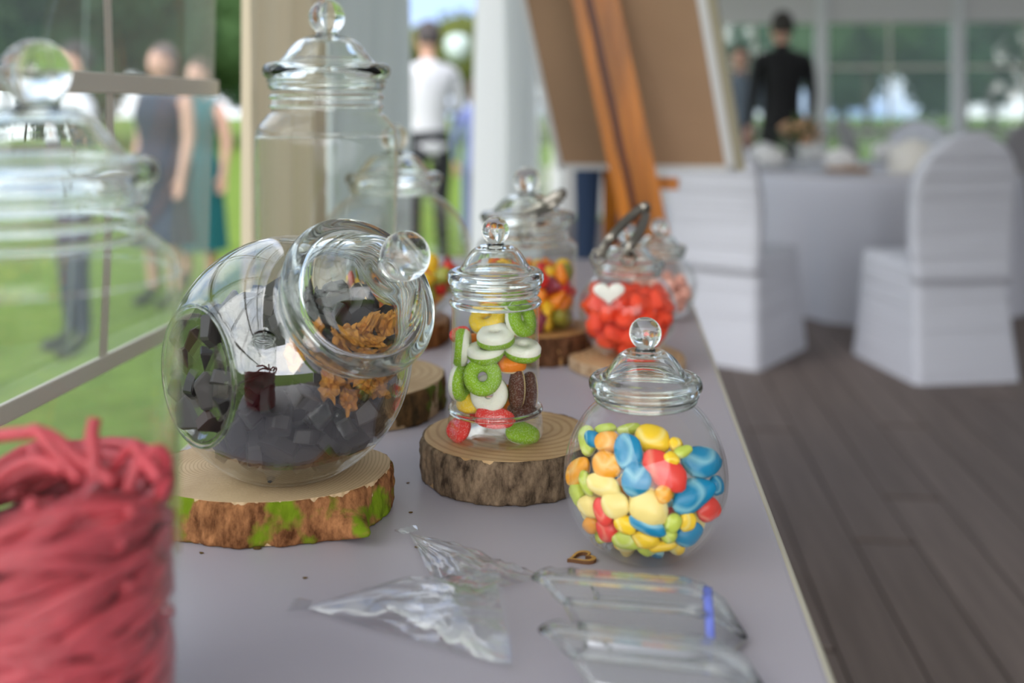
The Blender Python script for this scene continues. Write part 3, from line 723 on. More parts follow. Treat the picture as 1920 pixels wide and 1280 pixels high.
put('orange_sweet', solidsug('o', (.012, .008, .006)), SUG['orange'], 950, 745, D0+.008, (0, 0, 1), (0, -1, .2), 'orange sweet half hidden behind the cola sweets', sg)
put('red_sweet', solidsug('r', (.013, .009, .006)), SUG['red'], 905, 772, D0+.012, (1, 0, 0), (0, -.7, .7), 'dark red sweet at the far side behind the yellow one', sg)

# orange hearts
def heart_candy():
    n = 28; pts = []
    for i in range(n):
        t = 2*PI*i/n; pts.append((16*math.sin(t)**3/16, (13*math.cos(t)-5*math.cos(2*t)-2*math.cos(3*t)-math.cos(4*t))/16))
    vs = []; fs = []
    for (s, z) in ((.01, -1), (.6, -1), (.88, -.75), (1, 0), (.88, .75), (.6, 1), (.01, 1)):
        for x, y in pts: vs.append((x*s, y*s, z))
    for j in range(6):
        for i in range(n): fs.append((j*n+i, j*n+(i+1) % n, (j+1)*n+(i+1) % n, (j+1)*n+i))
    return pyd(vs, fs)
HM = heart_candy(); HM.materials.append(mat('orange_red_foam', (.86, .06, .015), .7, var=.08, scale=40, sss=.15)); HM.polygons.foreach_set('use_smooth', [True]*len(HM.polygons))
c2v = (G2.x, G2.y, G2.z+.062)
PP = pack(44, .0150, in_sphere(c2v, g2R-.003, G2.z+.003, cap_top(G2.z+.092)), (G2.x-.04, G2.y-.04, G2.z+.02), (G2.x+.04, G2.y+.04, G2.z+.09), seed=3)
for p in PP:
    o = bpy.data.objects.new('heart_sweet', HM); COL.objects.link(o); o.matrix_world = Matrix.Translation(p) @ rnd_rot().to_4x4() @ Matrix.Diagonal((.0170, .0165, .0115, 1))
    tag(o, 'orange red foam heart in the globe jar with tongs', 'sweet', 'orange hearts in the globe jar')
hw = HM.copy(); hw.materials.clear(); hw.materials.append(mat('white_foam_heart', (.82, .80, .72), .6))
o = bpy.data.objects.new('heart_sweet', hw); COL.objects.link(o); o.matrix_world = Matrix.Translation(at(1142, 548, 1.352)) @ Matrix.Rotation(PI/2, 4, 'X') @ Matrix.Diagonal((.021, .016, .005, 1)); tag(o, 'white foam heart among the orange ones at the top left of the globe jar', 'sweet')

# gummies in the back jars
GUM = [mat('red_gummy', (.62, .02, .015), .3, sss=.2), mat('orange_gummy', (.85, .25, .01), .3, sss=.2), mat('yellow_gummy', (.85, .52, .02), .3, sss=.2), mat('olive_gummy', (.30, .30, .04), .3, sss=.2), mat('plum_gummy', (.25, .03, .06), .3)]
GN = ['red', 'orange', 'yellow', 'olive green', 'dark plum']
def gum_pile(n, push, lo, hi, r, where, group, seed, sz=(.0145, .010, .008)):
    for i, p in enumerate(pack(n, r, push, lo, hi, seed=seed)):
        k = random.choice([0, 0, 1, 1, 2, 2, 3, 4]); candy('gummy_sweet', 5 + i % 2, GUM[k], p, sz, rnd_rot(), GN[k]+' gummy sweet in '+where, group)
c3v = (G3.x, G3.y, G3.z+.106)
gum_pile(95, in_sphere(c3v, g3R-.006, G3.z+.003, cap_top(G3.z+.095)), (G3.x-.08, G3.y-.08, G3.z+.01), (G3.x+.08, G3.y+.08, G3.z+.08), .0128, 'the large globe jar behind the tall jar', 'gummies in the large back globe jar', 5, (.019, .0125, .010))
gum_pile(120, in_cyl(J4.x, J4.y, .0665, J4.z+.004, J4.z+.088), (J4.x-.05, J4.y-.05, J4.z+.01), (J4.x+.05, J4.y+.05, J4.z+.09), .0115, 'the squat jar behind the slim jar', 'gummies in the squat back jar', 6, (.017, .0115, .009))
PM = mat('pale_pink_foam', (.80, .38, .30), .6)
for i, p in enumerate(pack(34, .0125, in_sphere((G5.x, G5.y, G5.z+.058), g5R-.003, G5.z+.002, cap_top(G5.z+.075)), (G5.x-.03, G5.y-.03, G5.z+.01), (G5.x+.03, G5.y+.03, G5.z+.07), seed=8)):
    candy('pink_sweet', i % 5, PM, p, (.013, .012, .010), rnd_rot(), 'pale pink foam sweet in the small back jar by the table edge', 'pink sweets in the small back jar')

# dark chips and gold foils in the tilted jar
def chip(seed):
    rng = random.Random(seed); bm = bmesh.new(); pts = []
    n = rng.choice([4, 5, 6])
    for i in range(n):
        a = 2*PI*i/n+rng.uniform(-.3, .3); r = rng.uniform(.75, 1.1); pts.append((r*math.cos(a), r*math.sin(a)))
    lo = [bm.verts.new((x, y, -1+rng.uniform(-.1, .1))) for x, y in pts]; hi = [bm.verts.new((x*.93, y*.93, 1+rng.uniform(-.3, .1))) for x, y in pts]
    bm.faces.new(lo[::-1]); bm.faces.new(hi)
    for i in range(n): bm.faces.new((lo[i], lo[(i+1) % n], hi[(i+1) % n], hi[i]))
    bmesh.ops.bevel(bm, geom=list(bm.edges), offset=.10, segments=1, affect='EDGES'); return from_bm(bm)
CH_M = [mat('dark_grey_chip', (.014, .011, .010), .5), mat('charcoal_chip', (.034, .029, .027), .5), mat('brown_black_chip', (.030, .013, .008), .45)]
GOLD = mat('orange_gold_foil', (1.0, .45, .06), .25, .6, col2=(.35, .13, .03), scale=70, bump=.4)  # dark second tone paints crumple shading into the foil colour
CHIPS = []
for k in range(7):
    for mm in CH_M:
        c = chip(k); c.materials.append(mm); CHIPS.append(c)
def crumple(seed):
    bm = bmesh.new(); bmesh.ops.create_icosphere(bm, subdivisions=3, radius=1)
    for v in bm.verts: v.co *= 1+.65*noise.noise(v.co*2.1+Vector((seed*5, 0, 0)))+.4*noise.noise(v.co*5+Vector((seed*5, 3, 0)))
    return from_bm(bm)
FOIL = []
for k in range(3):
    c = crumple(k); c.materials.append(GOLD); FOIL.append(c)
nnp = np.array(NN); tcp = np.array(TC)
def cheeks(P, rad):
    s = (P-tcp)@nnp; lim = TT-.002-rad*.6; ex = np.sign(s)*np.maximum(np.abs(s)-lim, 0); P = P-ex[:, None]*nnp
    P[:, 2] = np.minimum(P[:, 2], TC.z+.062+.35*np.maximum(0, (P-tcp)@np.array(A))-.0); return P
PP = pack(300, .0118, in_sphere(TC, RR-.004, TC.z-.080, cheeks), (TC.x-.07, TC.y-.07, TC.z-.07), (TC.x+.07, TC.y+.07, TC.z+.05), seed=11, it=200, g=.0004)
for i, p in enumerate(PP):
    s = (Vector(p)-TC).dot(A)
    if s > .060 and random.random() < .8 :
        o = bpy.data.objects.new('foil_sweet', random.choice(FOIL)); sc = (.0125, .009, .0065); lab = 'crumpled orange gold foil sweet near the mouth of the tilted jar'; g = 'gold foil sweets in the tilted jar'
    else:
        o = bpy.data.objects.new('dark_chip', random.choice(CHIPS)); q = random.uniform(.85, 1.25); sc = (.0165*q, .0145*q, .0056); lab = 'dark grey angular chip in the tilted jar'; g = 'dark chips in the tilted jar'
    COL.objects.link(o); o.matrix_world = Matrix.Translation(p) @ rnd_rot().to_4x4() @ Matrix.Diagonal((*sc, 1)); tag(o, lab, 'sweet', g)

# red laces in the front jar
LACE = mat('red_strawberry_lace', (.52, .06, .08), .5, var=.12, scale=60, sss=.12)
def lace(pts, r=.0036):
    o = link('lace', sweep(pts, r, seg=8, sub=5), LACE)
    return tag(o, 'red strawberry lace tangled in the front left jar', 'sweet', 'red laces in the front left jar')
rl = .0742-.0022-.0045
for k in range(150):
    zt = .008+ (k/150)*.128; a = random.uniform(0, 2*PI); rr_ = rl*random.uniform(.3, 1)**.5; pts = []
    da = random.choice((-1, 1))*random.uniform(.35, .9); zz = zt
    for j in range(6):
        rr_ = min(rl, max(.01, rr_+random.uniform(-.016, .020))); zz = min(.148, max(.006, zz+random.uniform(-.020, .021)+(.012*max(0, math.sin(a)*-0+.0))))
        pts.append((J0.x+rr_*math.cos(a), J0.y+rr_*math.sin(a), J0.z+zz)); a += da
    lace(pts, .0042)
for (x, y) in ((435, 800), (0, 0)):
    pass
for (pp, lab) in ((((178, 900), (176, 850), (172, 815), (178, 785)), 'red lace standing upright above the tangle'), (((215, 905), (150, 860), (90, 815), (40, 812), (-30, 820)), 'red lace arching left out of the tangle'), (((150, 900), (100, 840), (70, 808), (52, 812)), 'red lace looped over the arching one'), (((120, 880), (70, 862), (20, 880), (-20, 915)), 'red lace bowing down at the far left'), (((300, 900), (262, 850), (250, 835), (225, 860), (200, 900)), 'red lace looped close to the right wall of the jar'), (((240, 920), (265, 860), (300, 845), (312, 880), (300, 930)), 'red lace hooked over beside the right wall')):
    o = link('lace', sweep([at(x, y, .53+.004*i) for i, (x, y) in enumerate(pp)], .0036, seg=8), LACE); tag(o, lab, 'sweet')

# ------------------------------------------------------------------ tongs
def tongs(path1, path2, end1, label, w=.0062):
    root = empty('steel_tongs', path1[-1]); tag(root, label, 'tongs', 'steel tongs resting on jar lids'); inv = Matrix.Translation(-Vector(path1[-1]))
    for p in (path1, path2):
        m = sweep(p, w, .0011, seg=10, sub=6, up=Vector((.3, -.9, .3))); m.transform(inv); link('arm', m, STEEL, root)
    for p in (path1[0], path2[0]):
        m = sweep([Vector(p)+Vector((.0095*math.cos(a), 0, .0105*math.sin(a))) for a in [2*PI*k/20 for k in range(20)]], .0022, .0022, seg=6, closed=True, sub=1); m.transform(inv); link('claw', m, STEEL, root)
    m = sweep([path1[-1], (Vector(path1[-1])+Vector(path2[-1]))/2+end1, path2[-1]], w, .0011, seg=10, sub=6, up=Vector((.3, -.9, .3))); m.transform(inv); link('spring_bend', m, STEEL, root)
    return root
d2 = 1.375
tongs([at(1122, 482, d2-.02), at(1135, 462, d2-.02), at(1150, 440, d2-.02), at(1180, 408, d2), at(1203, 390, d2+.01)], [at(1178, 482, d2-.045), at(1184, 458, d2-.045), at(1196, 440, d2-.035), at(1208, 415, d2-.01), at(1212, 396, d2+.01)], Vector((.003, 0, .005)), 'steel serving tongs gripping the lid knob of the orange hearts jar')
d4 = 1.45
tongs([at(960, 437, d4), at(968, 422, d4), at(985, 405, d4), at(1020, 380, d4), at(1048, 362, d4)], [at(988, 448, d4-.02), at(990, 425, d4-.02), at(1005, 410, d4-.02), at(1030, 388, d4), at(1052, 370, d4)], Vector((.004, 0, .004)), 'dull steel tongs slanting over the squat jar behind the slim jar')

# ------------------------------------------------------------------ wooden heart
n = 60; pts = []
for i in range(n):
    t = 2*PI*i/n; pts.append(Vector((.0098*math.sin(t)**3, .0098*(13*math.cos(t)-5*math.cos(2*t)-2*math.cos(3*t)-math.cos(4*t))/16, 0)))
vs = []; fs = []
inn = [p*.70+Vector((0, -.0002, 0)) for p in pts]
for z in (0, .0028):
    vs += [(p.x, p.y, z) for p in pts]; vs += [(p.x, p.y, z) for p in inn]
for i in range(n):
    j = (i+1) % n
    fs += [(i, j, n+j, n+i), (2*n+i, 2*n+j, 3*n+j, 3*n+i), (i, j, 2*n+j, 2*n+i), (n+i, n+j, 3*n+j, 3*n+i)]
hm = pyd(vs, fs); hm.materials.append(mat('cut_plywood', (.50, .27, .06), .6, var=.2, scale=300)); hm.materials.append(mat('charred_cut_edge', (.14, .055, .015), .7))
for p in hm.polygons:
    if abs(p.normal.z) < .5: p.material_index = 1
h = link('wooden_heart', hm, None, smooth=False); h.location = plane(1092, 1049, TZ+.0002); h.rotation_euler = (0, 0, math.radians(-68)); h.scale = (1.0, 1.25, 1)
tag(h, 'tiny laser cut wooden heart outline on the table before the bright jar', 'heart')
# crumbs of bark on the table
for i, (x, y, s, lab) in enumerate(((482, 1027, .0022, 'bark crumb below the mossy wood slice'), (572, 1083, .0012, 'small dark speck on the table below the mossy slice'), (378, 1036, .0013, 'tiny bark crumb near the front left jar'), (770, 960, .0012, 'dark speck between the mossy slice and the round slice'), (765, 905, .0010, 'tiny speck beside the mossy slice on the table'), (782, 1025, .0013, 'dark speck by the tip of the clear cone'))):
    o = link('bark_crumb', fit(pebble(i+30, k=.5)), bark1); o.scale = (s*1.6, s, s*.5); o.location = plane(x, y, TZ+s*.45); tag(o, lab, 'crumb', 'crumbs on the table')

# ------------------------------------------------------------------ clear cone bags and scoops at the front
def on_table(px, py, z=.002): return plane(px, py, TZ+z)
def cone_bag(tip, mouth_a, mouth_b, hgt, label, seed, bulge=1):
    """flattened clear film cone: two welded sheets, crumpled, open at the wide end"""
    T = on_table(*tip); A_ = on_table(*mouth_a); B_ = on_table(*mouth_b)
    root = empty('cone_bag', T); tag(root, label, 'bag', 'clear film cone bags on the table')
    for s, nm in ((1, 'upper_film'), (0, 'lower_film')):
        def fn(a, b):
            e = A_.lerp(B_, b); p = T.lerp(e, a)-T
            z = math.sin(b*PI)**.7*math.sin(min(1, a*1.15)*PI*.62)*hgt*s + .0012*(1+s)
            wr_ = noise.noise((a*3.2+seed, b*9, s))*.006*a + abs(noise.noise((a*6+seed, b*4, 4)))*.005*a
            return (p.x, p.y, z-.001+max(0, wr_)*(.3+s))
        link(nm, grid_me(fn, 40, 26), PLAST, root)
    # crimped tip
    bm = bmesh.new(); d = (T-(A_+B_)/2).normalized(); q = Vector((-d.y, d.x, 0))
    vs = []; nn_ = 9
    for i in range(nn_):
        b = -1+2*i/(nn_-1); vs.append(q*b*.007 + d*(-.004)+Vector((0, 0, .003+.001*(i % 2)))); vs.append(q*b*.010 + d*(.012 if i % 2 else .007)+Vector((0, 0, .003-.001*(i % 2))))
    me = pyd(vs, [(2*i, 2*i+1, 2*i+3, 2*i+2) for i in range(nn_-1)]); link('crimped_tip', me, PLAST, root)
    return root
cone_bag((768, 1002), (1010, 1085), (830, 1130), .010, 'clear film cone bag with serrated tip pointing at the mossy slice', 2)
cone_bag((572, 1142), (930, 1085), (960, 1255), .020, 'clear film cone bag lying flat with its tip to the left at the front', 7)
def scoop(o_px, dir_px, L, W, H, label, rough_seed, hl=.07):
    O = on_table(*o_px); Dp = on_table(*dir_px); d = (Dp-O); d.z = 0; d.normalize()
    root = empty('scoop', O, math.atan2(d.y, d.x)); tag(root, label, 'scoop', 'clear plastic sweet scoops')
    def fn(a, b):                       # bowl: half pipe with closed heel at a=0 and slanted mouth at a=1
        ang = PI*b; k = math.sin(min(1, a*3.2)*PI/2)**.6
        ln = L*(1-.22*(1-abs(2*b-1)**1.5)*0 - .30*(1-abs(2*b-1))*0)
        x = L*a*(1-.28*(abs(math.cos(ang)))*a*1.0); y = W*math.cos(ang)*k; z = .002 + H*math.sin(ang)*k*(1+.045*math.cos(14*ang))
        return (x, y, z)
    me = grid_me(fn, 36, 28); me2 = me.copy(); o = link('bowl', me, PLAST, root)
    sm = o.modifiers.new('wall', 'SOLIDIFY'); sm.thickness = .0018
    rim = [fn(1, j/24) for j in range(25)]; link('rim', sweep(rim, .0024, seg=6, sub=1), SOLID, root)
    for s in (0, .3, .5, .68, 1):
        link('side_rib', sweep([fn(a/10, s) for a in range(0, 11)], .0024, seg=6, sub=1), SOLID, root)
    if rough_seed == 1: link('blue_band', sweep([tuple(Vector(fn(.17, j/16))+Vector((0, 0, .001))) for j in range(17)], .0030, .0008, seg=8, sub=1), mat('blue_tape', (.16, .20, .62), .4), root)
    return root
scoop((1395, 1200), (1000, 1168), .138, .038, .030, 'clear plastic scoop lying face down nearest the wooden heart', 1)
scoop((1440, 1315), (1010, 1262), .135, .030, .026, 'clear plastic scoop lying face down at the very front of the table', 2)

# ------------------------------------------------------------------ easel with framed board
OW = mat('orange_stained_wood', (.52, .165, .008), .35, var=.3, scale=5, stretch=(8, 8, .6)); 
bl, brr = at(1046, 318, 2.78), at(1379, 322, 2.60)
ux = (brr-bl); BWd = ux.length; ux.normalize()
upv = (at(980, 25, 2.66)-bl).normalized(); nb = ux.cross(upv).normalized(); upv = nb.cross(ux).normalized()
shear = (at(982, 30, 2.66)-bl); shear.normalize(); upv = (shear-ux*0).normalized()
nb = ux.cross(upv).normalized()
if nb.y > 0: nb = -nb
def prism(c0, e1, e2, e3):
    """box from corner c0 with edge vectors"""
    vs = [c0+e1*a+e2*b_+e3*c for c in (0, 1) for b_ in (0, 1) for a in (0, 1)]
    return pyd(vs, [(0, 1, 3, 2), (4, 5, 7, 6), (0, 1, 5, 4), (2, 3, 7, 6), (0, 2, 6, 4), (1, 3, 7, 5)])
BH = .62
board = empty('framed_board', (bl+brr)/2); tag(board, 'brown backed sign board in a white frame seen from behind on the easel', 'board'); inv = Matrix.Translation(-(bl+brr)/2)
def bpart(name, me, m): me.transform(inv); return link(name, me, m, board, smooth=False)
FW = mat('white_painted_frame', (.78, .78, .78), .5); HB = mat('hardboard_back', (.42, .26, .155), .7, var=.05, scale=4)
bt = -nb*.03
bpart('backing_board', prism(bl+bt*.1, ux*BWd, upv*BH, bt*.35), HB)
bpart('frame_bar', prism(bl, ux*BWd, upv*.016, bt), FW); bpart('frame_bar', prism(bl+upv*(BH-.016), ux*BWd, upv*.016, bt), FW)
bpart('frame_bar', prism(bl, ux*.014, upv*BH, bt), FW); bpart('frame_bar', prism(bl+ux*(BWd-.022), ux*.022, upv*BH, bt), FW)
bpart('outer_moulding', prism(bl+ux*BWd+bt*.2, ux*.020, upv*BH, bt*1.0), mat('beige_moulding', (.42, .38, .27), .6))
easel = empty('easel', at(1215, 480, 2.62)); easel.location.z = 0; tag(easel, 'orange brown wooden easel standing beyond the far end of the sweet table', 'easel'); invE = Matrix.Translation(-easel.location)
def epart(name, me, m=OW): me.transform(invE); return link(name, me, m, easel, smooth=False)
def beam(p, q, w, t, side): 
    side = side.normalized(); dirv = (q-p); th = dirv.cross(side).normalized()*t; return prism(p-side*w/2-th/2, side*w, th, dirv)
mt_ = at(1127, 62, 2.50); mb_ = at(1209, 440, 2.50); dm = (mb_-mt_).normalized()
top = mt_-dm*.35; k_ = (mb_.z)/-dm.z; bot = mb_+dm*k_; 
sd = Vector((1, -.15, 0))
epart('mast_rail', beam(top+Vector((-.038, 0, 0)), bot+Vector((-.034, 0, 0)), .030, .03, sd)); epart('mast_rail', beam(top+Vector((.030, 0, 0)), bot+Vector((.026, 0, 0)), .062, .03, sd))
epart('mast_groove', beam(top+Vector((-.012, .012, 0)), bot+Vector((-.010, .012, 0)), .03, .012, sd), mat('dark_stained_wood', (.13, .028, .004), .4))
epart('mast_bead', beam(top+Vector((.008, -.018, 0)), bot+Vector((.006, -.018, 0)), .014, .012, sd))
tl_ = at(1160, 345, 2.56); epart('tray', beam(at(1150, 340, 2.60), at(1272, 344, 2.56), .028, .05, Vector((0, 0, 1))))
foot1 = at(1180, 300, 2.75); f2 = Vector((foot1.x-.02, 3.05, .01)); f3 = Vector((foot1.x+.16, 3.0, .01))
hub = at(1150, 150, 2.66)+Vector((0, 0.02, .1))
epart('leg', beam(hub+Vector((0, .06, .1)), f2, .04, .022, sd)); epart('leg', beam(hub+Vector((0.02, .06, .1)), f3, .04, .022, sd))

# ------------------------------------------------------------------ chairs and round table
def cover_mat():
    m, nt, b = new_mat('white_spandex'); b.inputs['Base Color'].default_value = (.56, .57, .63, 1); b.inputs['Roughness'].default_value = .6
    t = nt.nodes.new('ShaderNodeTexCoord'); mp = nt.nodes.new('ShaderNodeMapping'); mp.inputs['Scale'].default_value = (.6, .6, 22)
    n = nt.nodes.new('ShaderNodeTexNoise'); n.inputs['Scale'].default_value = 1.6; n.inputs['Detail'].default_value = 3; nt.links.new(t.outputs['Object'], mp.inputs[0]); nt.links.new(mp.outputs[0], n.inputs['Vector'])
    add_bump(nt, b, n.outputs['Fac'], .6, .03); return m
SPX = cover_mat()
def rrect(hx, hy, r, n=6):
    pts = []
    for cx, cy, a0 in ((1, 1, 0), (-1, 1, 90), (-1, -1, 180), (1, -1, 270)):
        for k in range(n+1):
            a = math.radians(a0+90*k/n); pts.append((cx*(hx-r)+r*math.cos(a), cy*(hy-r)+r*math.sin(a)))
    return pts
def loft(levels, cap0=False, cap1=True):
    vs = []; fs = []; n = len(levels[0])
    for L in levels: vs += L
    for j in range(len(levels)-1):
        for i in range(n): fs.append((j*n+i, j*n+(i+1) % n, (j+1)*n+(i+1) % n, (j+1)*n+i))
    if cap1: fs.append(tuple(range((len(levels)-1)*n, len(levels)*n)))
    if cap0: fs.append(tuple(range(n))[::-1])
    return pyd(vs, fs)
# chair faces +Y; back at -Y
sk = []
for z, hx, hy, cy in ((0, .225, .275, .0), (.04, .223, .272, .0), (.2, .212, .25, .0), (.36, .205, .235, .0), (.44, .205, .228, .0), (.468, .198, .222, .0), (.478, .18, .20, 0)):
    sk.append([(x, y+cy, z) for x, y in rrect(hx, hy, .035)])
seat_me = loft(sk)
bk = []
for k in range(19):
    t = k/18; z = .40+.59*t; hw_ = .205+.012*math.sin(t*PI)
    if t > .66: hw_ *= max(.06, math.sqrt(max(0, 1-((t-.66)/.345)**2)))
    y = -.215 + .05*math.sin(t*PI*.5)*0 - .075*t**1.3 + .03*math.sin(t*PI)
    bk.append([(x, y2+y, z) for x, y2 in rrect(max(hw_, .014), .034, .013 if hw_ < .05 else .03)])
back_me = loft(bk, True)
chair = empty('banquet_chair'); link('seat_cover', seat_me, SPX, chair); link('back_cover', back_me, SPX, chair)
TCN = Vector((2.0, 5.9, 0))
def set_chair(o, x, y, ang, lab, g='white covered chairs round the dining table'):
    o.location = (x, y, 0); o.rotation_euler = (0, 0, ang); tag(o, lab, 'chair', g)
set_chair(chair, .985, 4.57, math.atan2(.8, .6)-PI/2, 'white stretch covered chair standing right behind the easel board')
for (x, y, ang, lab) in ((1.74, 4.31, math.radians(8), 'white stretch covered chair with rounded back, nearest on the open floor'),
                         (1.46, 7.05, None, 'white covered chair on the far side of the round table near the black suited guest'),
                         (2.68, 6.98, None, 'white covered chair on the far side of the round table right of the flowers'),
                         (3.14, 5.66, None, 'white covered chair at the right hand side of the round table'),
                         (.86, 6.40, None, 'white covered chair on the far left of the round table')):
    if ang is None: ang = math.atan2(TCN.y-y, TCN.x-x)-PI/2
    set_chair(clone(chair), x, y, ang, lab)
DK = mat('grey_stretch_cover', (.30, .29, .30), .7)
rt = empty('round_table', TCN); tag(rt, 'round dining table under a floor length white cloth', 'table')
def cloth(a, b):
    an = 2*PI*a
    if b < .25: r = .80*b/.25; z = .745
    else:
        s = (b-.25)/.75; r = .80+.012*math.sin(min(1, s*6)*PI/2)+ s*(.02+.035*math.sin(an*9)+.015*math.sin(an*23)); z = .745-.73*s
    return (r*math.cos(an), r*math.sin(an), z)
link('tablecloth', grid_me(cloth, 180, 24, wrap=True), mat('white_table_linen', (.60, .61, .68), .7), rt)
link('tabletop', lathe([(0, .715), (.79, .715), (.79, .738), (0, .738)], 48), mat('ply_top', (.4, .3, .2), .6), rt)
link('pedestal', lathe([(0, 0), (.3, 0), (.3, .03), (.04, .06), (.04, .7), (0, .7)], 24), bpy.data.materials['leg_metal'], rt)
# place settings
CHN = mat('white_china', (.78, .78, .78), .2); GOLDR = mat('brown_charger', (.25, .13, .07), .5)
plate0 = link('plate', lathe(catmull([(0, .006), (.07, .006), (.09, .010), (.132, .018), (.134, .016), (.09, .004), (.06, 0), (0, 0)], 2), 40, closed=False), CHN)
gl_me = lathe(catmull([(0, 0.002), (.03, .003), (.034, .001), (.032, .004), (.006, .01), (.004, .05), (.006, .09), (.03, .11), (.038, .15), (.032, .2), (.030, .2), (.036, .15), (.028, .112), (0, .098)], 2), 28, closed=False)
glass0 = link('wine_glass', gl_me, GLASS)
def napkin_me():
    def fn(a, b):
        an = 2*PI*a; r = (.075*math.sin(b*PI)**.7)*(1+.14*math.sin(an*9))+.002; return (r*math.cos(an), r*math.sin(an)*.75, .12*b)
    return grid_me(fn, 60, 12, wrap=True)
nap0 = link('napkin', napkin_me(), mat('white_napkin', (.78, .77, .76), .8))
for k in range(8):
    a = 2*PI*k/8+.25; c, s = math.cos(a), math.sin(a)
    side = ['right', 'far right', 'far side', 'far left', 'left', 'near left', 'near side', 'near right'][k]
    p = plate0 if k == 0 else clone(plate0); p.location = TCN+Vector((c*.58, s*.58, .7455)); tag(p, 'white dinner plate at the %s place of the round table' % side, 'plate', 'dinner plates on the round table')
    g = glass0 if k == 0 else clone(glass0); g.location = TCN+Vector((math.cos(a+.3)*.42, math.sin(a+.3)*.42, .7455)); tag(g, 'clear wine glass at the %s place of the round table' % side, 'glass', 'wine glasses on the round table')
    q = nap0 if k == 0 else clone(nap0); q.location = TCN+Vector((c*.58, s*.58, .7585)); tag(q, 'folded white napkin at the %s place of the round table' % side, 'napkin', 'napkins on the round table')
# upturned white bowl at the near side of the table
o = link('serving_bowl', lathe(catmull([(0, .165), (.04, .162), (.045, .170), (.05, .160), (.09, .140), (.118, .095), (.126, .04), (.128, .002), (.124, .002), (.120, .04), (.11, .09), (.085, .13), (0, .155)], 4), 48, closed=False), mat('off_white_ceramic', (.80, .77, .70), .5)); o.location = (2.09, 5.42, .747); tag(o, 'domed off white upturned bowl on the near side of the round table', 'bowl')
# flowers
fw = empty('flower_vase', (1.60, 5.75, .7465)); tag(fw, 'vase of peach roses and greenery on the round table', 'flowers')
link('vase', lathe(catmull([(0, .002), (.04, .002), (.045, .02), (.04, .08), (.028, .12), (.034, .15), (.031, .15), (.025, .12), (.036, .08), (.04, .02), (0, .006)], 3), 32, closed=False), GLASS, fw)
def rose_me():
    ms = []
    for k in range(4):
        rr = .012+.009*k
        ms.append(grid_me(lambda a, b, rr=rr, k=k: ((rr*(.55+.55*b**.6)*(1+.10*math.sin(2*PI*a*(3+k)+k)))*math.cos(2*PI*a), (rr*(.55+.55*b**.6)*(1+.10*math.sin(2*PI*a*(3+k)+k)))*math.sin(2*PI*a), (b-.5)*.04*(1-.14*k)), 24, 6, wrap=True))
    return join_me(ms)
RO = rose_me(); RO.materials.append(mat('peach_petals', (.88, .55, .34), .7)); RO.polygons.foreach_set('use_smooth', [True]*len(RO.polygons))
for k in range(9):
    o = link('rose', RO, None, fw); a = k*2.4; rr = .03+.075*((k*37) % 10)/10; o.location = (rr*math.cos(a), rr*math.sin(a), .22+.05*math.cos(k*1.7)-.3*rr); o.rotation_euler = (random.uniform(-.6, .6), random.uniform(-.6, .6), k)
bm = bmesh.new(); lf = []
vs = []; fs = []
for k in range(160):
    a = random.uniform(0, 2*PI); el = random.uniform(-.2, 1.3); L = random.uniform(.10, .17); d = Vector((math.cos(a)*math.cos(el), math.sin(a)*math.cos(el), math.sin(el))); c = Vector((0, 0, .12))+d*L*random.uniform(.5, 1); s = d.cross(Vector((0, 0, 1))).normalized()*.014; b0 = len(vs)
    vs += [c, c+d*.03+s, c+d*.065, c+d*.03-s]; fs.append((b0, b0+1, b0+2, b0+3))
bm.free(); o = link('foliage', pyd(vs, fs, recalc=False), mat('dark_leaves', (.07, .13, .04), .6), fw); o['kind'] = 'stuff'
sl_ = link('wood_disc', lathe([(0, 0), (.11, 0), (.112, .02), (.11, .025), (0, .025)], 40), core4); sl_.location = (1.76, 5.45, .747); tag(sl_, 'brown wood disc on the round table beside the flowers', 'wood slice')
# farther round table
rt2 = clone(rt, Vector((4.3, 9.0, 0))); tag(rt2, 'second round white clothed table far away by the end wall', 'table')
for i, (x, y, ang) in enumerate(((3.4, 8.4, -.9), (3.95, 7.95, -.3), (4.75, 8.0, .4), (3.2, 9.2, -1.6))):
    c = clone(chair); set_chair(c, x, y, ang, ['grey looking covered chair at the far table nearest the end wall window', 'covered chair at the far table second from the window side', 'covered chair at the far table behind the nearest rounded chair', 'covered chair at the outer left of the far table'][i], 'chairs round the far table')
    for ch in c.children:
        ch.data = ch.data.copy(); ch.data.materials.clear(); ch.data.materials.append(DK)

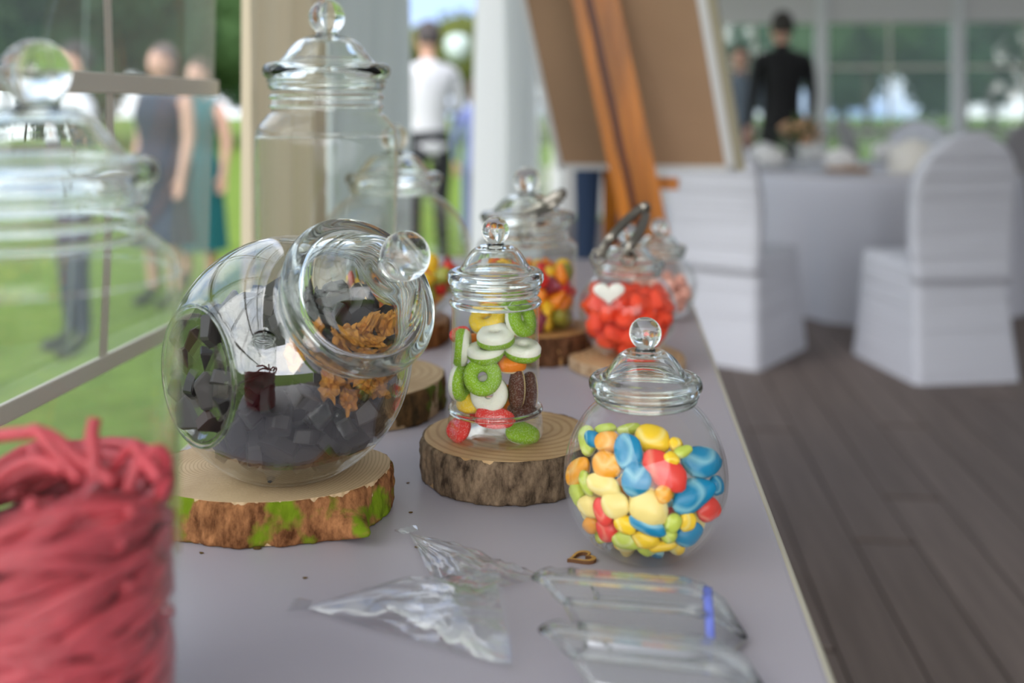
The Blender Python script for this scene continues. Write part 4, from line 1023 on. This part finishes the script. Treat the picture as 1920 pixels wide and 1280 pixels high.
# ------------------------------------------------------------------ people
SKIN = mat('skin', (.62, .36, .27), .55)
def person(loc, rz, H, label, top, legs, hair, arms='down', dress=None, shoe=(.02, .02, .02), bare_arms=False, bare_legs=False, hairlong=False, slim=1.0):
    root = empty('person', loc, rz); tag(root, label, 'person')
    k = H/1.75; V = []; E = []; Rd = []; mt = []
    def v(x, y, z, r, par=None, m=0):
        V.append((x*k, y*k, z*k)); Rd.append(r*k); mt.append(m)
        if par is not None: E.append((par, len(V)-1))
        return len(V)-1
    # front is -Y in local space
    pel = v(0, 0, .95, .135*slim, None, 1); wa = v(0, 0, 1.08, .125*slim, pel, 0); ch_ = v(0, .01, 1.25, .150*slim, wa, 0); up_ = v(0, .01, 1.39, .115*slim, ch_, 0); nk = v(0, .0, 1.48, .055, up_, 2); hd0 = v(0, -.01, 1.56, .068, nk, 2)
    for s in (-1, 1):
        sh = v(s*.165*slim, .01, 1.41, .060, up_, 0)
        if arms == 'down': el = (s*.235, .02, 1.13); wr_ = (s*.245, -.05, .90); hdir = (0, -.2, -1)
        elif arms == 'fold': el = (s*.245, -.02, 1.13); wr_ = (s*.06, -.23, 1.12); hdir = (-s*.9, -.1, .1)
        else: el = (s*.25, .0, 1.14); wr_ = (s*.15, -.26, 1.18); hdir = (-s*.3, -.8, .4)
        e = v(*el, .043, sh, 2 if bare_arms else 0); w1 = v(*wr_, .028, e, 2 if bare_arms else 0)
        hd = Vector(hdir).normalized(); pm = v(*(Vector(wr_)+hd*.06), .030, w1, 2)
        sdv = hd.cross(Vector((0, 1, 0.3))).normalized()
        for j, (o_, L) in enumerate(((-.026, .06), (-.009, .072), (.009, .068), (.026, .052))):
            b1 = v(*(Vector(wr_)+hd*.10+sdv*o_), .0105, pm, 2); v(*(Vector(wr_)+hd*(.10+L)+sdv*o_*1.1+Vector((0, -.015, 0))), .008, b1, 2)
        tb = v(*(Vector(wr_)+hd*.06-sdv*.038+Vector((0, -.01, 0))), .012, pm, 2); v(*(Vector(wr_)+hd*.10-sdv*.050+Vector((0, -.02, 0))), .009, tb, 2)
        hp = v(s*.09*slim, 0, .88, .095*slim, pel, 1); kn = v(s*.10, -.01, .50, .060, hp, 2 if bare_legs else 1); an = v(s*.105, .02, .10, .042, kn, 2 if bare_legs else 1); ft = v(s*.11, -.05, .04, .040, an, 3); v(s*.115, -.15, .032, .034, ft, 3)
    me = bpy.data.meshes.new('body'); me.from_pydata(V, E, [])
    bm = bmesh.new(); bm.from_mesh(me); ly = bm.verts.layers.skin.verify(); bm.verts.ensure_lookup_table()
    for i, b_ in enumerate(bm.verts): b_[ly].radius = (Rd[i], Rd[i]*(.72 if mt[i] in (0, 1) and Rd[i] > .09*k else 1)); b_[ly].use_root = (i == 0)
    bm.to_mesh(me); bm.free()
    o = bpy.data.objects.new('tmp', me); COL.objects.link(o); md = o.modifiers.new('s', 'SKIN'); md.use_smooth_shade = True; sb = o.modifiers.new('d', 'SUBSURF'); sb.levels = 1; sb.render_levels = 1
    dg = bpy.context.evaluated_depsgraph_get(); me2 = bpy.data.meshes.new_from_object(o.evaluated_get(dg)); bpy.data.objects.remove(o)
    VV = np.array(V)
    segs = [(np.array(V[a]), np.array(V[b_]), mt[b_], Rd[a], Rd[b_]) for a, b_ in E]
    mats_ = [mat('clothes_top', top, .8), mat('clothes_lower', legs, .8), SKIN, mat('shoes', shoe, .5)]
    me2.materials.clear()
    for m_ in mats_: me2.materials.append(m_)
    for p in me2.polygons:
        c = np.array(p.center); best = 9; bi = 0
        for a, b_, m_, ra, rb in segs:
            ab = b_-a; t = max(0, min(1, np.dot(c-a, ab)/(np.dot(ab, ab)+1e-9))); d = np.linalg.norm(c-a-ab*t)-(ra*(1-t)+rb*t)
            if d < best: best = d; bi = m_
        p.material_index = bi; p.use_smooth = True
    link('body', me2, None, root)
    # head with face
    bm = bmesh.new(); bmesh.ops.create_uvsphere(bm, u_segments=28, v_segments=20, radius=1)
    for q in bm.verts:
        x, y, z = q.co; ww = .076*(1-.18*max(0, -z)**1.2); yy = .095*(1-.10*max(0, -z)); q.co = Vector((x*ww, y*yy, z*.118))
        if y < 0:
            n_ = math.exp(-(x/.22)**2-((z+.12)/.20)**2); q.co.y -= .020*n_; q.co.y += .008*(math.exp(-((abs(x)-.38)/.16)**2-((z-.10)/.12)**2)); q.co.y -= .006*math.exp(-(x/.35)**2-((z+.50)/.09)**2)
    head = from_bm(bm)
    head.transform(Matrix.Translation((0, -.015, 1.635)) ); head.transform(Matrix.Scale(k, 4)); link('head', head, SKIN, root)
    eyem = mat('eye_dark', (.03, .02, .02), .3); lipm = mat('lips', (.45, .14, .12), .5)
    for s in (-1, 1):
        e = pebble(1, .012, .006, .007, 0, 12); e.transform(Matrix.Scale(k, 4) @ Matrix.Translation((s*.029, -.098, 1.648))); link('eye', e, eyem, root)
        e = pebble(2, .008, .016, .028, 0, 12); e.transform(Matrix.Scale(k, 4) @ Matrix.Translation((s*.077, 0, 1.635))); link('ear', e, SKIN, root)
    e = pebble(3, .022, .006, .006, 0, 12); e.transform(Matrix.Scale(k, 4) @ Matrix.Translation((0, -.100, 1.575))); link('mouth', e, lipm, root)
    bm = bmesh.new(); bmesh.ops.create_uvsphere(bm, u_segments=28, v_segments=18, radius=1)
    for q in bm.verts:
        x, y, z = q.co; f = 1+.06*noise.noise(q.co*5)
        q.co = Vector((x*.086*f, .012+y*.103*f, z*.122*f))
        if y < -.15: q.co.z = max(q.co.z, .045+.06*abs(x)*0); q.co.y = max(q.co.y, -.088)
        elif z < -.25: q.co.z = max(q.co.z, -.05) if not hairlong else q.co.z*1.9
    hr = from_bm(bm); hr.transform(Matrix.Scale(k, 4) @ Matrix.Translation((0, -.005, 1.655))); link('hair', hr, mat('hair', hair, .6), root)
    if dress:
        prof = catmull([(.125*slim, 1.42), (.165*slim, 1.30), (.130*slim, 1.10), (.17*slim, .95), (.20, .75), (.235, dress[1])], 4)
        dm_ = lathe([(r*k, z*k) for r, z in prof], 40, closed=False)
        for q in dm_.vertices:
            an = math.atan2(q.co.y, q.co.x); f = max(0, (1.0*k-q.co.z)); q.co.x *= 1+.10*f*math.sin(an*9); q.co.y *= .80*(1+.10*f*math.sin(an*9))
        link('dress', dm_, mat('dress', dress[0], .8), root)
    return root
GZ = -.11
person((at(803, 200, 7.5).x, 7.5, GZ), PI+.5, 1.80, 'guest in a white shirt and black trousers standing outside on the lawn', (.60, .60, .64), (.012, .012, .016), (.04, .03, .03), 'hold', slim=1.18)
bal = link('balloon', fit(pebble(40, k=0)), mat('white_balloon', (.50, .60, .56), .4)); bal.scale = (.105, .105, .115); bal.location = at(858, 90, 8.4); tag(bal, 'pale round balloon floating behind the shoulder of the white shirted guest', 'balloon')
person((at(893, 200, 8.8).x, 8.8, GZ), PI-.3, 1.42, 'child in a blue top beside the door drape outside', (.16, .19, .42), (.15, .18, .38), (.10, .05, .03))
person((at(305, 200, 6.3).x, 6.3, GZ), PI+2.6, 1.56, 'woman in a dark slate dress outside behind the window', (.07, .09, .13), (.5, .3, .25), (.16, .11, .10), 'down', dress=((.018, .028, .055), .42), bare_arms=True, bare_legs=True, hairlong=True, slim=1.3)
person((at(372, 200, 6.9).x, 6.9, GZ), PI+2.9, 1.50, 'woman in a teal dress half hidden by the cream curtain', (.01, .12, .14), (.5, .3, .25), (.10, .06, .04), 'down', dress=((.008, .13, .15), .30), bare_arms=True, bare_legs=True, hairlong=True)
person((at(140, 200, 5.1).x, 5.1, GZ), PI+2.3, 1.50, 'guest in a pale top and navy trousers outside at the far left window', (.62, .62, .66), (.03, .03, .07), (.03, .02, .02), 'fold')
person((at(1134, 200, 4.9).x, 4.9, 0), PI-.6, 1.80, 'person in navy trousers standing hidden behind the easel board', (.03, .05, .11), (.028, .055, .12), (.05, .03, .02), 'fold')
person((at(1466, 200, 8.2).x, 8.2, 0), PI+.2, 1.82, 'guest in a black suit standing beyond the round table', (.004, .004, .005), (.004, .004, .005), (.02, .015, .01), 'down', slim=1.25)
person((at(1388, 200, 9.3).x, 9.3, 0), -.3, 1.62, 'far guest in grey blue between the board and the black suited guest', (.12, .15, .19), (.05, .06, .08), (.05, .03, .02), 'down')

# ------------------------------------------------------------------ trees beyond the lawn
LEAFM = [mat('leaf_green_%d' % i, c, .8, col2=tuple(x*.55 for x in c), scale=1.2, spec=.1) for i, c in enumerate(((.065, .125, .045), (.045, .10, .05), (.12, .14, .035)))]
BKM = mat('trunk_bark', (.08, .06, .045), .9)
def crown_me(seed, m):
    rng = random.Random(seed); vs = []; fs = []; blobs = [(Vector((rng.uniform(-.6, .6), rng.uniform(-.6, .6), rng.uniform(-.5, .6))), rng.uniform(.35, .6)) for _ in range(9)]
    for k in range(4200):
        c, r = rng.choice(blobs); d = Vector((rng.gauss(0, 1), rng.gauss(0, 1), rng.gauss(0, 1))).normalized(); p = c+d*r*rng.uniform(.75, 1.03)
        a = Vector((rng.gauss(0, 1), rng.gauss(0, 1), rng.gauss(0, 1))).normalized()*.045; b_ = d.cross(a).normalized()*.04; i = len(vs); vs += [p-a, p+b_, p+a, p-b_]; fs.append((i, i+1, i+2, i+3))
    for c, r in blobs:
        i0 = len(vs); bm = bmesh.new(); bmesh.ops.create_icosphere(bm, subdivisions=2, radius=r*.86)
        vs += [v_.co+c for v_ in bm.verts]; fs += [tuple(i0+v_.index for v_ in f.verts) for f in bm.faces]; bm.free()
    me = pyd(vs, fs, recalc=False); me.materials.append(m); return me
CR = [crown_me(i, LEAFM[i]) for i in range(3)]
TRK = sweep([(0, 0, 0), (.02, .01, .5), (0, 0, 1)], .09, seg=10, taper=lambda t: 1-.5*t); TRK.materials.append(BKM)
def tree(x, y, h, wd, k, lab):
    t = empty('tree', (x, y, GZ), random.uniform(0, 6)); tag(t, lab, 'tree', 'trees at the edge of the lawn')
    tr = link('trunk', TRK, None, t); tr.scale = (h*.18, h*.18, h*.55); c = link('crown', CR[k], None, t, smooth=False); c.scale = (wd*.82, wd*.82, h*.50); c.location = (0, 0, h*.50)
rowspec = [(-26, 26, 7.2, 4.6), (-21, 30, 7.0, 4.6), (-16.5, 27, 6.6, 4.2), (-12.3, 30, 6.8, 4.2), (-8.6, 34, 6.4, 3.8), (-31, 30, 8, 5), (-18, 37, 8.0, 4.6),
           (-5.4, 38, 4.4, 3.2), (-2.0, 36, 4.9, 3.2), (1.2, 40, 6.0, 3.4), (4.8, 38, 7, 3.8), (8.8, 40, 8, 4.2), (13, 38, 8, 4.2), (17.4, 40, 8.5, 4.4), (22, 39, 9, 4.6), (27, 38, 9, 4.6), (32, 38, 9, 4.8), (-10, 44, 8, 4.6), (7, 50, 10, 6), (15, 52, 11, 6), (24, 52, 12, 6.5), (10.5, 60, 12, 8), (19.5, 62, 13, 8), (30, 60, 14, 8)]
for i, (x, y, h, wd) in enumerate(rowspec):
    tree(x, y, h, wd, 2 if 7 <= i <= 9 else i % 2, ['green tree at the far left beyond the side window', 'bushy green tree beyond the side window, second from the far left', 'lowest green tree beyond the middle of the side window', 'green tree beyond the side window near the cream curtain', 'darker green tree seen past the cream curtain', 'tree at the outermost left edge of the lawn', 'distant tree rising behind the window side row', 'lowest olive tree seen through the lawn opening', 'olive tree behind the white shirted guest', 'olive tree beside the white door drape', 'tree behind the easel board', 'tree beyond the first end wall pane', 'tree beyond the end wall behind the black suited guest', 'tree beyond the end wall behind the flowers', 'tree beyond the end wall above the upturned bowl', 'tree beyond the end wall behind the rounded chair', 'tree at the far right end of the row', 'distant green tree set back behind the lawn opening', 'distant tall tree showing between the board and the black suited guest', 'distant tall tree showing behind the flowers', 'distant tall tree at the far right', 'farthest tree behind the upturned bowl', 'farthest tree behind the rounded chair', 'farthest tree at the right edge'][i])
